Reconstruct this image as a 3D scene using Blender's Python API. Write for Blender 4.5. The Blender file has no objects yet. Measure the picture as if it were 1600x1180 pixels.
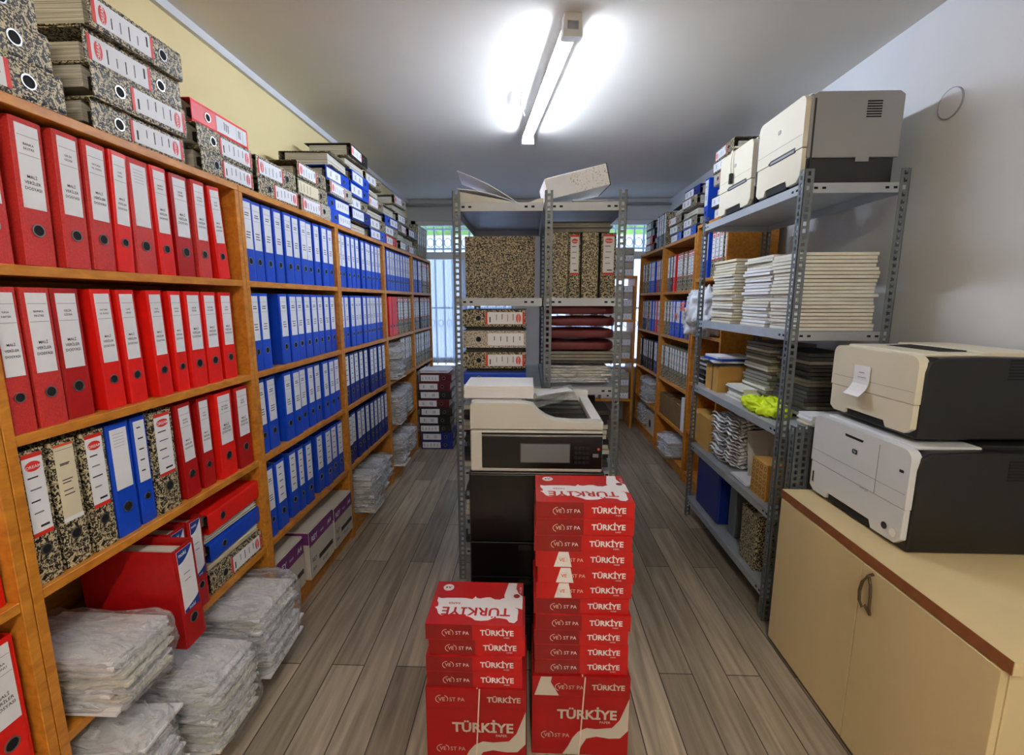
import bpy, math, random
from mathutils import noise, Vector, Euler, Matrix
PI = math.pi
S = bpy.context.scene
COL = S.collection

# ------------------------------------------------------------------ camera
cam_d = bpy.data.cameras.new('camera'); cam = bpy.data.objects.new('camera', cam_d); COL.objects.link(cam)
cam_d.sensor_fit = 'HORIZONTAL'; cam_d.sensor_width = 36; cam_d.lens = 729.73/1600*36
cam_d.clip_start = .02; cam_d.clip_end = 100
cam.location = (0, 0, 1.39)
_yaw, _pitch = -.035, -.164
_f = Vector((math.sin(_yaw)*math.cos(_pitch), math.cos(_yaw)*math.cos(_pitch), math.sin(_pitch)))
cam.rotation_euler = _f.to_track_quat('-Z', 'Y').to_euler()
S.camera = cam
# ------------------------------------------------------------------ colour management, world
S.view_settings.view_transform = 'Standard'; S.view_settings.look = 'None'
S.view_settings.gamma = 1; S.view_settings.use_curve_mapping = False
S.view_settings.exposure = 1.7
TUBE_W = 40.0
FRONT_FILL_W = 78.0  # emission of the unseen tube added behind the camera
W = bpy.data.worlds.new('world'); S.world = W; W.use_nodes = True
nt = W.node_tree; nt.nodes.clear()
wo = nt.nodes.new('ShaderNodeOutputWorld'); bg = nt.nodes.new('ShaderNodeBackground')
sky = nt.nodes.new('ShaderNodeTexSky'); sky.sky_type = 'NISHITA'; sky.sun_disc = False
sky.sun_elevation = .9; sky.sun_rotation = 2.5
bg.inputs[1].default_value = .42
nt.links.new(sky.outputs[0], bg.inputs[0]); nt.links.new(bg.outputs[0], wo.inputs[0])
S.cycles.max_bounces = 7; S.cycles.transparent_max_bounces = 16; S.cycles.diffuse_bounces = 4
S.cycles.caustics_reflective = False; S.cycles.caustics_refractive = False

# ------------------------------------------------------------------ materials
M = {}
def srgb(r, g, b):
    f = lambda c: (c/255/12.92) if c/255 <= .04045 else ((c/255+.055)/1.055)**2.4
    return (f(r), f(g), f(b), 1)
def mat(name, rgb, rough=.6, metal=0., var=0., vscale=8, bump=0., bscale=60, emit=0., stretch=None, spec=.5, coat=0.):
    m = bpy.data.materials.new(name); m.use_nodes = True; n = m.node_tree; p = n.nodes['Principled BSDF']
    c = srgb(*rgb); p.inputs['Base Color'].default_value = c
    p.inputs['Roughness'].default_value = rough; p.inputs['Metallic'].default_value = metal
    p.inputs['Specular IOR Level'].default_value = spec
    if coat: p.inputs['Coat Weight'].default_value = coat; p.inputs['Coat Roughness'].default_value = .15
    tc = n.nodes.new('ShaderNodeTexCoord'); mp = n.nodes.new('ShaderNodeMapping')
    n.links.new(tc.outputs['Object'], mp.inputs[0])
    if stretch: mp.inputs['Scale'].default_value = stretch
    if var:
        t = n.nodes.new('ShaderNodeTexNoise'); t.inputs['Scale'].default_value = vscale; t.inputs['Detail'].default_value = 5
        n.links.new(mp.outputs[0], t.inputs[0])
        r = n.nodes.new('ShaderNodeValToRGB')
        r.color_ramp.elements[0].position = .3; r.color_ramp.elements[1].position = .7
        r.color_ramp.elements[0].color = (c[0]*(1-var), c[1]*(1-var), c[2]*(1-var), 1)
        r.color_ramp.elements[1].color = (min(1, c[0]*(1+var)), min(1, c[1]*(1+var)), min(1, c[2]*(1+var)), 1)
        n.links.new(t.outputs[0], r.inputs[0]); n.links.new(r.outputs[0], p.inputs['Base Color'])
    if bump:
        t2 = n.nodes.new('ShaderNodeTexNoise'); t2.inputs['Scale'].default_value = bscale; t2.inputs['Detail'].default_value = 4
        n.links.new(mp.outputs[0], t2.inputs[0])
        b = n.nodes.new('ShaderNodeBump'); b.inputs['Strength'].default_value = bump; b.inputs['Distance'].default_value = .01
        n.links.new(t2.outputs[0], b.inputs['Height']); n.links.new(b.outputs[0], p.inputs['Normal'])
    if emit:
        p.inputs['Emission Color'].default_value = c; p.inputs['Emission Strength'].default_value = emit
    M[name] = m; return m
def tex_mat(name, build, rough=.6):
    m = bpy.data.materials.new(name); m.use_nodes = True; n = m.node_tree; p = n.nodes['Principled BSDF']
    p.inputs['Roughness'].default_value = rough
    tc = n.nodes.new('ShaderNodeTexCoord'); build(n, p, tc); M[name] = m; return m
mat('red_linen', (205, 48, 42), .55, var=.18, vscale=220, bump=.25, bscale=500)
mat('red', (232, 26, 18), .42, var=.06, vscale=60)
mat('dark_red', (178, 14, 16), .45, var=.1, vscale=60)
mat('maroon', (92, 14, 22), .5, var=.2, vscale=30)
mat('blue', (14, 72, 200), .42, var=.06, vscale=60)
mat('navy', (10, 38, 130), .45, var=.08, vscale=60)
mat('black', (18, 18, 20), .45)
mat('charcoal', (34, 35, 38), .5, var=.1)
mat('inner_black', (5, 5, 6), .8)
mat('grey_cloth', (120, 118, 120), .7)
mat('paper', (236, 237, 242), .7, var=.03, vscale=12)
mat('label', (238, 240, 246), .55, var=.03, vscale=20)
mat('cream_label', (226, 216, 186), .6, var=.04, vscale=30)
mat('ink', (30, 30, 40), .7)
mat('grey_ink', (120, 122, 130), .7)
mat('band_red', (222, 48, 34), .5)
mat('band_orange', (226, 92, 52), .5)
mat('label_blue', (24, 62, 150), .5)
mat('steel_ring', (170, 172, 176), .3, metal=.9)
mat('steel', (176, 182, 190), .42, metal=.3, var=.1, vscale=6, bump=.05, bscale=30)
mat('steel_dark', (112, 119, 124), .42, metal=.35, var=.12, vscale=8)
mat('printer_white', (214, 218, 222), .4, var=.02)
mat('printer_beige', (222, 216, 196), .42, var=.03, vscale=5)
mat('printer_grey', (150, 151, 154), .45)
mat('printer_black', (15, 16, 19), .38, var=.15, vscale=5)
mat('screen', (118, 122, 128), .15)
mat('screen_frame', (64, 66, 70), .3)
mat('copier_light', (206, 207, 202), .4)
mat('copier_white', (240, 241, 240), .4)
mat('copier_black', (9, 10, 12), .3)
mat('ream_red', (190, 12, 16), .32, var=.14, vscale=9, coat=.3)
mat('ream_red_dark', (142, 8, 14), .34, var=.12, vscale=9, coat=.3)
mat('carton_red', (168, 14, 18), .5, var=.1, vscale=6)
mat('ream_white', (240, 240, 244), .35, coat=.3)
mat('string', (232, 214, 196), .7)
mat('purple', (112, 42, 112), .5, var=.15, vscale=20)
mat('cardboard', (196, 148, 72), .75, var=.08, vscale=10)
mat('cardboard_dark', (120, 90, 50), .8, var=.12, vscale=14)
mat('kraft_white', (206, 200, 188), .6, var=.05, vscale=8)
mat('folder_grey', (136, 134, 124), .7, var=.1, vscale=20)
mat('folder_dark', (70, 68, 66), .7, var=.2, vscale=16)
mat('booklet', (228, 226, 214), .65, var=.05, vscale=14)
mat('booklet_cream', (226, 216, 190), .65, var=.05, vscale=14)
mat('vest', (214, 240, 20), .6, bump=.3, bscale=40)
mat('bag_white', (220, 226, 236), .35, bump=.5, bscale=30)
mat('wall_cream', (232, 216, 164), .8, var=.04, vscale=2, bump=.05, bscale=30)
mat('wall_white', (214, 218, 224), .8, var=.03, vscale=2, bump=.06, bscale=25)
mat('ceiling_paint', (232, 228, 219), .85, var=.03, vscale=1.5, bump=.08, bscale=14)
mat('wall_grey', (196, 198, 202), .8, var=.03, vscale=2)
mat('upvc', (216, 220, 226), .4)
mat('lamp_body', (225, 225, 222), .4)
mat('tube', (228, 238, 255), .4, emit=TUBE_W)
mat('tube_fill', (255, 244, 228), .4, emit=FRONT_FILL_W)
mat('hedge', (96, 132, 60), .9, var=.5, vscale=6)
mat('iron', (228, 232, 238), .5)
mat('light_marks', (160, 162, 170), .7)
mat('pipe_paint', (170, 172, 174), .5)
mat('door_laminate', (222, 202, 156), .5, var=.07, vscale=3, stretch=(1, 1, .12))
mat('edge_brown', (140, 86, 50), .55, var=.12, vscale=40)
mat('handle_bronze', (108, 92, 66), .4, metal=.6)

def _mottle(n, p, tc):
    mp = n.nodes.new('ShaderNodeMapping'); n.links.new(tc.outputs['Object'], mp.inputs[0])
    t = n.nodes.new('ShaderNodeTexNoise'); t.inputs['Scale'].default_value = 165; t.inputs['Detail'].default_value = 1.0
    t.inputs['Distortion'].default_value = 1.0
    n.links.new(mp.outputs[0], t.inputs[0])
    r = n.nodes.new('ShaderNodeValToRGB'); r.color_ramp.elements[0].position = .49; r.color_ramp.elements[1].position = .54
    r.color_ramp.elements[0].color = srgb(14, 12, 11); r.color_ramp.elements[1].color = srgb(206, 192, 154)
    n.links.new(t.outputs[0], r.inputs[0]); n.links.new(r.outputs[0], p.inputs['Base Color'])
tex_mat('mottled', _mottle, .5)
def _mottle2(n, p, tc):
    t = n.nodes.new('ShaderNodeTexNoise'); t.inputs['Scale'].default_value = 190; t.inputs['Detail'].default_value = 1
    n.links.new(tc.outputs['Object'], t.inputs[0])
    r = n.nodes.new('ShaderNodeValToRGB'); r.color_ramp.elements[0].position = .4; r.color_ramp.elements[1].position = .5
    r.color_ramp.elements[0].color = srgb(90, 84, 74); r.color_ramp.elements[1].color = srgb(206, 200, 184)
    n.links.new(t.outputs[0], r.inputs[0]); n.links.new(r.outputs[0], p.inputs['Base Color'])
tex_mat('mottled_pale', _mottle2, .5)
def _speck(n, p, tc):
    t = n.nodes.new('ShaderNodeTexNoise'); t.inputs['Scale'].default_value = 170; t.inputs['Detail'].default_value = 1
    n.links.new(tc.outputs['Object'], t.inputs[0])
    r = n.nodes.new('ShaderNodeValToRGB'); r.color_ramp.elements[0].position = .3; r.color_ramp.elements[1].position = .4
    r.color_ramp.elements[0].color = srgb(170, 164, 152); r.color_ramp.elements[1].color = srgb(240, 240, 240)
    n.links.new(t.outputs[0], r.inputs[0]); n.links.new(r.outputs[0], p.inputs['Base Color'])
tex_mat('speckled_white', _speck, .5)
def _pages(n, p, tc):
    mp = n.nodes.new('ShaderNodeMapping'); n.links.new(tc.outputs['Object'], mp.inputs[0]); mp.inputs['Scale'].default_value = (2, 1, 2)
    w = n.nodes.new('ShaderNodeTexNoise'); w.inputs['Scale'].default_value = 1
    mp.inputs['Scale'].default_value = (3, 420, 3); n.links.new(mp.outputs[0], w.inputs[0])
    r = n.nodes.new('ShaderNodeValToRGB'); r.color_ramp.elements[0].position = .35; r.color_ramp.elements[1].position = .6
    r.color_ramp.elements[0].color = srgb(150, 146, 134); r.color_ramp.elements[1].color = srgb(226, 222, 208)
    n.links.new(w.outputs[0], r.inputs[0]); n.links.new(r.outputs[0], p.inputs['Base Color'])
tex_mat('pages', _pages, .8)
def _wood(n, p, tc):
    mp = n.nodes.new('ShaderNodeMapping'); n.links.new(tc.outputs['Object'], mp.inputs[0]); mp.inputs['Scale'].default_value = (9, 3, 9)
    t = n.nodes.new('ShaderNodeTexNoise'); t.inputs['Scale'].default_value = 6; t.inputs['Detail'].default_value = 8; t.inputs['Distortion'].default_value = .6
    n.links.new(mp.outputs[0], t.inputs[0])
    r = n.nodes.new('ShaderNodeValToRGB'); r.color_ramp.elements[0].position = .3; r.color_ramp.elements[1].position = .7
    r.color_ramp.elements[0].color = srgb(182, 112, 30); r.color_ramp.elements[1].color = srgb(218, 146, 50)
    n.links.new(t.outputs[0], r.inputs[0]); n.links.new(r.outputs[0], p.inputs['Base Color'])
tex_mat('orange_wood', _wood, .45)
def _floor(n, p, tc):
    mp = n.nodes.new('ShaderNodeMapping'); n.links.new(tc.outputs['Object'], mp.inputs[0]); mp.inputs['Rotation'].default_value = (0, 0, PI/2)
    b = n.nodes.new('ShaderNodeTexBrick'); b.inputs['Scale'].default_value = 1; b.inputs['Brick Width'].default_value = 1.15
    b.inputs['Row Height'].default_value = .125; b.inputs['Mortar Size'].default_value = .0022; b.offset = .37; b.inputs['Bias'].default_value = 0
    b.inputs['Color1'].default_value = srgb(196, 183, 164); b.inputs['Color2'].default_value = srgb(146, 135, 120); b.inputs['Mortar'].default_value = srgb(70, 62, 54)
    n.links.new(mp.outputs[0], b.inputs[0])
    mp2 = n.nodes.new('ShaderNodeMapping'); n.links.new(tc.outputs['Object'], mp2.inputs[0]); mp2.inputs['Scale'].default_value = (38, 2.2, 1)
    t = n.nodes.new('ShaderNodeTexNoise'); t.inputs['Scale'].default_value = 1; t.inputs['Detail'].default_value = 7; t.inputs['Distortion'].default_value = .5
    n.links.new(mp2.outputs[0], t.inputs[0])
    r = n.nodes.new('ShaderNodeValToRGB'); r.color_ramp.elements[0].position = .3; r.color_ramp.elements[1].position = .72
    r.color_ramp.elements[0].color = (.55, .53, .50, 1); r.color_ramp.elements[1].color = (1.15, 1.13, 1.1, 1)
    n.links.new(t.outputs[0], r.inputs[0])
    x = n.nodes.new('ShaderNodeMixRGB'); x.blend_type = 'MULTIPLY'; x.inputs[0].default_value = 1
    n.links.new(b.outputs[0], x.inputs[1]); n.links.new(r.outputs[0], x.inputs[2]); n.links.new(x.outputs[0], p.inputs['Base Color'])
tex_mat('plank_floor', _floor, .38)
def _plastic():
    m = bpy.data.materials.new('clear_plastic'); m.use_nodes = True; n = m.node_tree; n.nodes.clear()
    o = n.nodes.new('ShaderNodeOutputMaterial'); mx = n.nodes.new('ShaderNodeMixShader'); tr = n.nodes.new('ShaderNodeBsdfTransparent')
    gl = n.nodes.new('ShaderNodeBsdfPrincipled'); gl.inputs['Base Color'].default_value = srgb(225, 228, 232); gl.inputs['Roughness'].default_value = .1
    gl.inputs['Specular IOR Level'].default_value = 1.0
    tc = n.nodes.new('ShaderNodeTexCoord'); t = n.nodes.new('ShaderNodeTexNoise'); t.inputs['Scale'].default_value = 22; t.inputs['Detail'].default_value = 6; t.inputs['Distortion'].default_value = 1.6
    pm = n.nodes.new('ShaderNodeMapping'); pm.inputs['Scale'].default_value = (.35, 1.3, 1.6); n.links.new(tc.outputs['Object'], pm.inputs[0]); n.links.new(pm.outputs[0], t.inputs[0]); b = n.nodes.new('ShaderNodeBump'); b.inputs['Strength'].default_value = 1; b.inputs['Distance'].default_value = .04
    n.links.new(t.outputs[0], b.inputs['Height']); n.links.new(b.outputs[0], gl.inputs['Normal'])
    r = n.nodes.new('ShaderNodeMapRange'); r.inputs[1].default_value = .35; r.inputs[2].default_value = .7; r.inputs[3].default_value = .08; r.inputs[4].default_value = .62
    n.links.new(t.outputs[0], r.inputs[0]); n.links.new(r.outputs[0], mx.inputs[0])
    n.links.new(tr.outputs[0], mx.inputs[1]); n.links.new(gl.outputs[0], mx.inputs[2]); n.links.new(mx.outputs[0], o.inputs[0]); M['clear_plastic'] = m
_plastic()
def _glassmat(name, tint, fac):
    m = bpy.data.materials.new(name); m.use_nodes = True; n = m.node_tree; n.nodes.clear()
    o = n.nodes.new('ShaderNodeOutputMaterial'); mx = n.nodes.new('ShaderNodeMixShader'); tr = n.nodes.new('ShaderNodeBsdfTransparent')
    tr.inputs[0].default_value = tint; g = n.nodes.new('ShaderNodeBsdfPrincipled'); g.inputs['Base Color'].default_value = srgb(215, 222, 230); g.inputs['Roughness'].default_value = .2
    mx.inputs[0].default_value = fac; n.links.new(tr.outputs[0], mx.inputs[1]); n.links.new(g.outputs[0], mx.inputs[2]); n.links.new(mx.outputs[0], o.inputs[0]); M[name] = m
_glassmat('window_glass', (.9, .95, 1, 1), .12)
def _lace():
    m = bpy.data.materials.new('lace'); m.use_nodes = True; n = m.node_tree; n.nodes.clear()
    o = n.nodes.new('ShaderNodeOutputMaterial'); mx = n.nodes.new('ShaderNodeMixShader'); tr = n.nodes.new('ShaderNodeBsdfTransparent')
    d = n.nodes.new('ShaderNodeBsdfDiffuse'); d.inputs[0].default_value = srgb(225, 230, 238); tl = n.nodes.new('ShaderNodeBsdfTranslucent'); tl.inputs[0].default_value = srgb(215, 224, 238)
    a = n.nodes.new('ShaderNodeMixShader'); n.links.new(d.outputs[0], a.inputs[1]); n.links.new(tl.outputs[0], a.inputs[2]); a.inputs[0].default_value = .5
    mx.inputs[0].default_value = .55; n.links.new(tr.outputs[0], mx.inputs[1]); n.links.new(a.outputs[0], mx.inputs[2]); n.links.new(mx.outputs[0], o.inputs[0]); M['lace'] = m
_lace()

# ------------------------------------------------------------------ mesh helpers
class MB:
    def __init__(s): s.v = []; s.f = []; s.m = []; s.names = []; s.smooth = []
    def mi(s, n):
        if n not in s.names: s.names.append(n)
        return s.names.index(n)
    def quad(s, pts, m, sm=False):
        b = len(s.v); s.v += [tuple(p) for p in pts]; s.f.append(tuple(range(b, b+len(pts)))); s.m.append(s.mi(m)); s.smooth.append(sm)
    def box(s, x0, x1, y0, y1, z0, z1, m, T=None):
        b = len(s.v)
        P = [(x0,y0,z0),(x1,y0,z0),(x1,y1,z0),(x0,y1,z0),(x0,y0,z1),(x1,y0,z1),(x1,y1,z1),(x0,y1,z1)]
        if T: P = [tuple(T @ Vector(p)) for p in P]
        s.v += P; k = s.mi(m)
        for q in ((0,3,2,1),(4,5,6,7),(0,1,5,4),(1,2,6,5),(2,3,7,6),(3,0,4,7)):
            s.f.append(tuple(b+i for i in q)); s.m.append(k); s.smooth.append(False)
        return s
    def prism(s, poly, lo, hi, axis, m, mcap=None, sm=False):
        # poly: 2D outline; axis: 0,1,2 = extrusion axis
        def P(a, b, c): return ((c, a, b), (a, c, b), (a, b, c))[axis]
        n = len(poly); b = len(s.v)
        s.v += [P(a, c, lo) for a, c in poly] + [P(a, c, hi) for a, c in poly]
        k = s.mi(m); kc = s.mi(mcap or m)
        s.f.append(tuple(b+i for i in range(n))[::-1]); s.m.append(kc); s.smooth.append(False)
        s.f.append(tuple(b+n+i for i in range(n))); s.m.append(kc); s.smooth.append(False)
        for i in range(n):
            j = (i+1) % n; s.f.append((b+i, b+j, b+n+j, b+n+i)); s.m.append(k); s.smooth.append(sm)
        return s
    def cyl(s, c, r, lo, hi, axis, m, n=20, mcap=None):
        return s.prism([(c[0]+r*math.cos(2*PI*i/n), c[1]+r*math.sin(2*PI*i/n)) for i in range(n)], lo, hi, axis, m, mcap, sm=True)
    def ringx(s, cy, cz, r0, r1, x0, x1, m, n=20):
        k = s.mi(m); b = len(s.v)
        for i in range(n):
            a = 2*PI*i/n; c, d = math.cos(a), math.sin(a)
            s.v += [(x0, cy+r1*c, cz+r1*d), (x1, cy+r1*c, cz+r1*d), (x1, cy+r0*c, cz+r0*d), (x0, cy+r0*c, cz+r0*d)]
        for i in range(n):
            j = (i+1) % n
            for q in range(4):
                w = (q+1) % 4; s.f.append((b+4*i+q, b+4*j+q, b+4*j+w, b+4*i+w)); s.m.append(k); s.smooth.append(False)
    def tube(s, pts, r, m, n=8):
        k = s.mi(m); b = len(s.v); pts = [Vector(p) for p in pts]
        for i, p in enumerate(pts):
            d = (pts[min(i+1, len(pts)-1)]-pts[max(i-1, 0)]).normalized()
            u = d.cross(Vector((0, 0, 1)) if abs(d.z) < .9 else Vector((1, 0, 0))).normalized(); w = d.cross(u)
            for j in range(n):
                a = 2*PI*j/n; s.v.append(tuple(p+u*r*math.cos(a)+w*r*math.sin(a)))
        for i in range(len(pts)-1):
            for j in range(n):
                q = (j+1) % n; s.f.append((b+i*n+j, b+i*n+q, b+(i+1)*n+q, b+(i+1)*n+j)); s.m.append(k); s.smooth.append(True)
        s.f.append(tuple(b+j for j in range(n))[::-1]); s.m.append(k); s.smooth.append(False)
        e = b+(len(pts)-1)*n; s.f.append(tuple(e+j for j in range(n))); s.m.append(k); s.smooth.append(False)
    def text(s, txt, size, T, m, align='CENTER', bold=0.0, sx=1.0):
        vv, ff = text_geo(txt, align, bold); b = len(s.v); k = s.mi(m)
        s.v += [tuple(T @ Vector((x*size*sx, y*size, 0))) for x, y in vv]
        for q in ff: s.f.append(tuple(b+i for i in q)); s.m.append(k); s.smooth.append(False)
    def mesh(s, name):
        me = bpy.data.meshes.new(name); me.from_pydata(s.v, [], s.f)
        for n in s.names: me.materials.append(M[n])
        me.polygons.foreach_set('material_index', s.m); me.polygons.foreach_set('use_smooth', s.smooth); me.update(); return me
    def build(s, name, parent=None, loc=(0,0,0), rot=(0,0,0), bevel=0, seg=2):
        o = link(name, s.mesh(name), parent, loc, rot)
        if bevel: add_bevel(o, bevel, seg)
        return o
def add_bevel(o, w, seg=2):
    b = o.modifiers.new('bevel', 'BEVEL'); b.width = w; b.segments = seg; b.limit_method = 'ANGLE'; b.angle_limit = .6; b.harden_normals = False
def link(name, me, parent=None, loc=(0,0,0), rot=(0,0,0)):
    o = bpy.data.objects.new(name, me); COL.objects.link(o); o.location = loc; o.rotation_euler = rot
    if parent: o.parent = parent
    return o
_tc = {}
def text_geo(txt, align, bold):
    key = (txt, align, bold)
    if key not in _tc:
        c = bpy.data.curves.new('lettering', 'FONT'); c.body = txt; c.size = 1; c.align_x = align; c.resolution_u = 2; c.offset = bold
        o = bpy.data.objects.new('lettering', c); COL.objects.link(o); bpy.context.view_layer.update()
        me = bpy.data.meshes.new_from_object(o)
        _tc[key] = ([(v.co.x, v.co.y) for v in me.vertices], [tuple(p.vertices) for p in me.polygons])
        bpy.data.objects.remove(o); bpy.data.curves.remove(c); bpy.data.meshes.remove(me)
    return _tc[key]
def tag(o, label=None, cat=None, group=None, kind=None):
    if label: o['label'] = label
    if cat: o['category'] = cat
    if group: o['group'] = group
    if kind: o['kind'] = kind
    return o
def thing(name, label, cat, loc=(0,0,0), rot=(0,0,0), group=None):
    o = link(name, None, None, loc, rot); o.empty_display_size = .05; return tag(o, label, cat, group)
def struct(name, mb): return tag(mb.build(name), kind='structure')
ORD = ['zeroth','first','second','third','fourth','fifth','sixth','seventh','eighth','ninth','tenth','eleventh','twelfth','thirteenth','fourteenth','fifteenth','sixteenth','seventeenth','eighteenth','nineteenth','twentieth','twenty-first','twenty-second','twenty-third','twenty-fourth','twenty-fifth','twenty-sixth','twenty-seventh','twenty-eighth','twenty-ninth','thirtieth']
RX = Matrix(((0,0,1,0),(1,0,0,0),(0,1,0,0),(0,0,0,1)))      # text plane -> facing +X (right = +Y, up = +Z)
def TX(x, y, z): return Matrix.Translation((x, y, z)) @ RX
def TXn(x, y, z): return Matrix.Translation((x, y, z)) @ Matrix.Rotation(PI, 4, 'Z') @ RX   # facing -X
def TYn(x, y, z): return Matrix.Translation((x, y, z)) @ Matrix.Rotation(PI/2, 4, 'X')  # facing -Y

# ------------------------------------------------------------------ room shell
LW, RW, BW, FW, CH = -1.37, 1.55, 5.42, -2.2, 2.49
m = MB(); m.box(LW-.1, RW+.1, FW-.1, BW+.1, -.1, 0, 'plank_floor'); struct('floor', m)
m = MB(); m.box(LW-.1, RW+.1, FW-.1, BW+.1, CH, CH+.1, 'ceiling_paint'); struct('ceiling', m)
m = MB(); m.box(LW-.1, LW, FW, BW, 0, CH, 'wall_cream'); struct('wall_left', m)
m = MB(); m.box(RW, RW+.1, FW, BW, 0, CH, 'wall_white'); struct('wall_right', m)
m = MB(); m.box(LW-.1, RW+.1, FW-.1, FW, 0, CH, 'wall_white'); struct('wall_front', m)
# back wall with a wide window opening: left window x -1.30..-.05 z .66..2.2 ; right upper window x .05...1.5 z 1.93..2.26
m = MB()
m.box(LW-.1, RW+.1, BW, BW+.12, 2.27, CH, 'wall_grey'); m.box(LW-.1, RW+.1, BW, BW+.12, 0, .62, 'wall_grey')
m.box(LW-.1, -1.33, BW, BW+.12, .62, 2.27, 'wall_grey'); m.box(1.45, RW+.1, BW, BW+.12, .62, 2.27, 'wall_grey')
m.box(-.15, .2, BW, BW+.12, .62, 2.27, 'wall_grey')
struct('wall_back', m)
m = MB(); m.box(LW, LW+.02, FW, BW, CH-.035, CH, 'wall_white'); struct('trim_1', m)
m = MB(); m.tube([(LW, BW-.04, 2.43), (RW, BW-.04, 2.43)], .014, 'pipe_paint', 10)
tag(m.build('heating_pipe'), 'long painted pipe running along the back wall just below the ceiling', 'pipe')
def window(n, x0, x1, z0, z1, zt):
    r = MB()
    for a in ((x0, x1, z0, z0+.06), (x0, x1, z1-.05, z1), (x0, x1, zt-.05, zt+.03), (x0, x0+.05, z0, z1), (x1-.05, x1, z0, z1)):
        r.box(a[0], a[1], BW+.02, BW+.08, a[2], a[3], 'upvc')
    k = max(1, round((x1-x0)/.6))
    for i in range(1, k): xx = x0+(x1-x0)*i/k; r.box(xx-.03, xx+.03, BW+.025, BW+.075, z0, zt, 'upvc')
    fr = tag(r.build('window_%d' % n), kind='structure')
    g = MB(); g.box(x0+.04, x1-.04, BW+.045, BW+.05, z0+.04, z1-.03, 'window_glass'); g.build('window_pane', fr)
    return fr
window(1, -1.33, -.15, .66, 2.27, 1.9); window(2, .2, 1.45, .66, 2.27, 1.9)
# security bars outside both windows
def grille(x0, x1, lab):
    b = MB(); n = int((x1-x0)/.1)
    for i in range(n+1):
        x = x0+(x1-x0)*i/n; b.box(x-.01, x+.01, BW+.15, BW+.17, .62, 2.27, 'iron')
        if i < n:
            c = x+(x1-x0)/n/2
            b.tube([(c+.04*math.cos(t*PI/6), BW+.168, 2.05+.05*math.sin(t*PI/6)) for t in range(13)], .005, 'iron', 6)
            b.tube([(c+.03*math.cos(t*PI/6), BW+.168, 1.12+.04*math.sin(t*PI/6)) for t in range(13)], .005, 'iron', 6)
    for z in (.7, 1.3, 1.98, 2.2): b.box(x0, x1, BW+.155, BW+.18, z-.01, z+.01, 'iron')
    tag(b.build('window_grille'), lab, 'window bars')
grille(-1.3, -.18, 'scrolled iron security bars outside the left back window')
grille(.23, 1.42, 'scrolled iron security bars outside the right back window')
# lace curtain, left window lower half
def curtain(x0, x1, z0, z1, y, lab):
    b = MB(); n = 90; pv = None
    for i in range(n+1):
        x = x0+(x1-x0)*i/n; yy = y+.018*math.sin(i*.9)+.01*math.sin(i*2.3+1)
        p = (x, yy)
        if pv: b.quad([(pv[0], pv[1], z0), (p[0], p[1], z0), (p[0], p[1], z1), (pv[0], pv[1], z1)], 'lace', True)
        pv = p
    tag(b.build('lace_curtain'), lab, 'curtain')
curtain(-1.31, -.17, .68, 1.84, BW-.03, 'white sheer curtain hanging over the lower left back window')
# hedge outside
h = MB(); random.seed(5)
h.box(-4, 4, 8.1, 8.6, 0, 3.6, 'hedge')
hd = h.build('garden_hedge'); tag(hd, 'green hedge outside beyond the back windows', 'hedge', kind='stuff')
nw = MB(); nw.box(-5, 5, 7.9, 8.05, -.2, 2.44, 'wall_grey'); tag(nw.build('garden_wall'), 'pale garden wall outside the back windows', 'wall')
gd = MB(); gd.box(-6, 6, BW+.2, 12, -.3, -.12, 'wall_grey'); tag(gd.build('ground'), kind='structure')

# ------------------------------------------------------------------ ceiling tube light, plus an added fill tube
def tube_light(p0, p1, lab, mt='tube'):
    p0, p1 = Vector(p0), Vector(p1); L = (p1-p0).length; a = math.atan2(p1.x-p0.x, p1.y-p0.y)
    t = thing('tube_light', lab, 'ceiling light', (p0.x, p0.y, CH), (0, 0, -a))
    b = MB(); b.prism([(-.034, -.035), (.034, -.035), (.026, 0), (-.026, 0)], 0, L, 1, 'lamp_body'); b.build('housing', t)
    for y in (0, L-.03):
        e = MB(); e.prism([(-.04, -.085), (.04, -.085), (.034, 0), (-.034, 0)], y-.012, y+.035, 1, 'lamp_body'); e.box(-.022, .022, y-.014, y-.011, -.06, -.03, 'steel_ring'); e.build('end_cap', t, bevel=.003)
    c = MB(); c.cyl((0, -.051), .014, .03, L-.035, 1, mt, 16); c.build('fluorescent_tube', t)
    return t
tl = tube_light((.165, 2.03, CH), (-.015, 3.33, CH), 'long lit fluorescent tube fixture on the ceiling above the aisle')
m = MB(); m.tube([(-.03, 2.62, CH-.004), (-.045, 2.72, CH-.02), (-.05, 2.85, CH-.022), (-.03, 2.95, CH-.03)], .004, 'pipe_paint')
m.build('loose_cable', tl).matrix_parent_inverse = tl.matrix_world.inverted() if False else (Matrix.Translation((.165, 2.03, CH)) @ Euler(tl.rotation_euler).to_matrix().to_4x4()).inverted()
tube_light((.1, -1.5, CH), (.1, -.2, CH), 'unseen tube fixture added on the ceiling behind the camera to brighten the front', 'tube_fill')  # unseen lamp, added to fill the foreground with light

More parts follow.
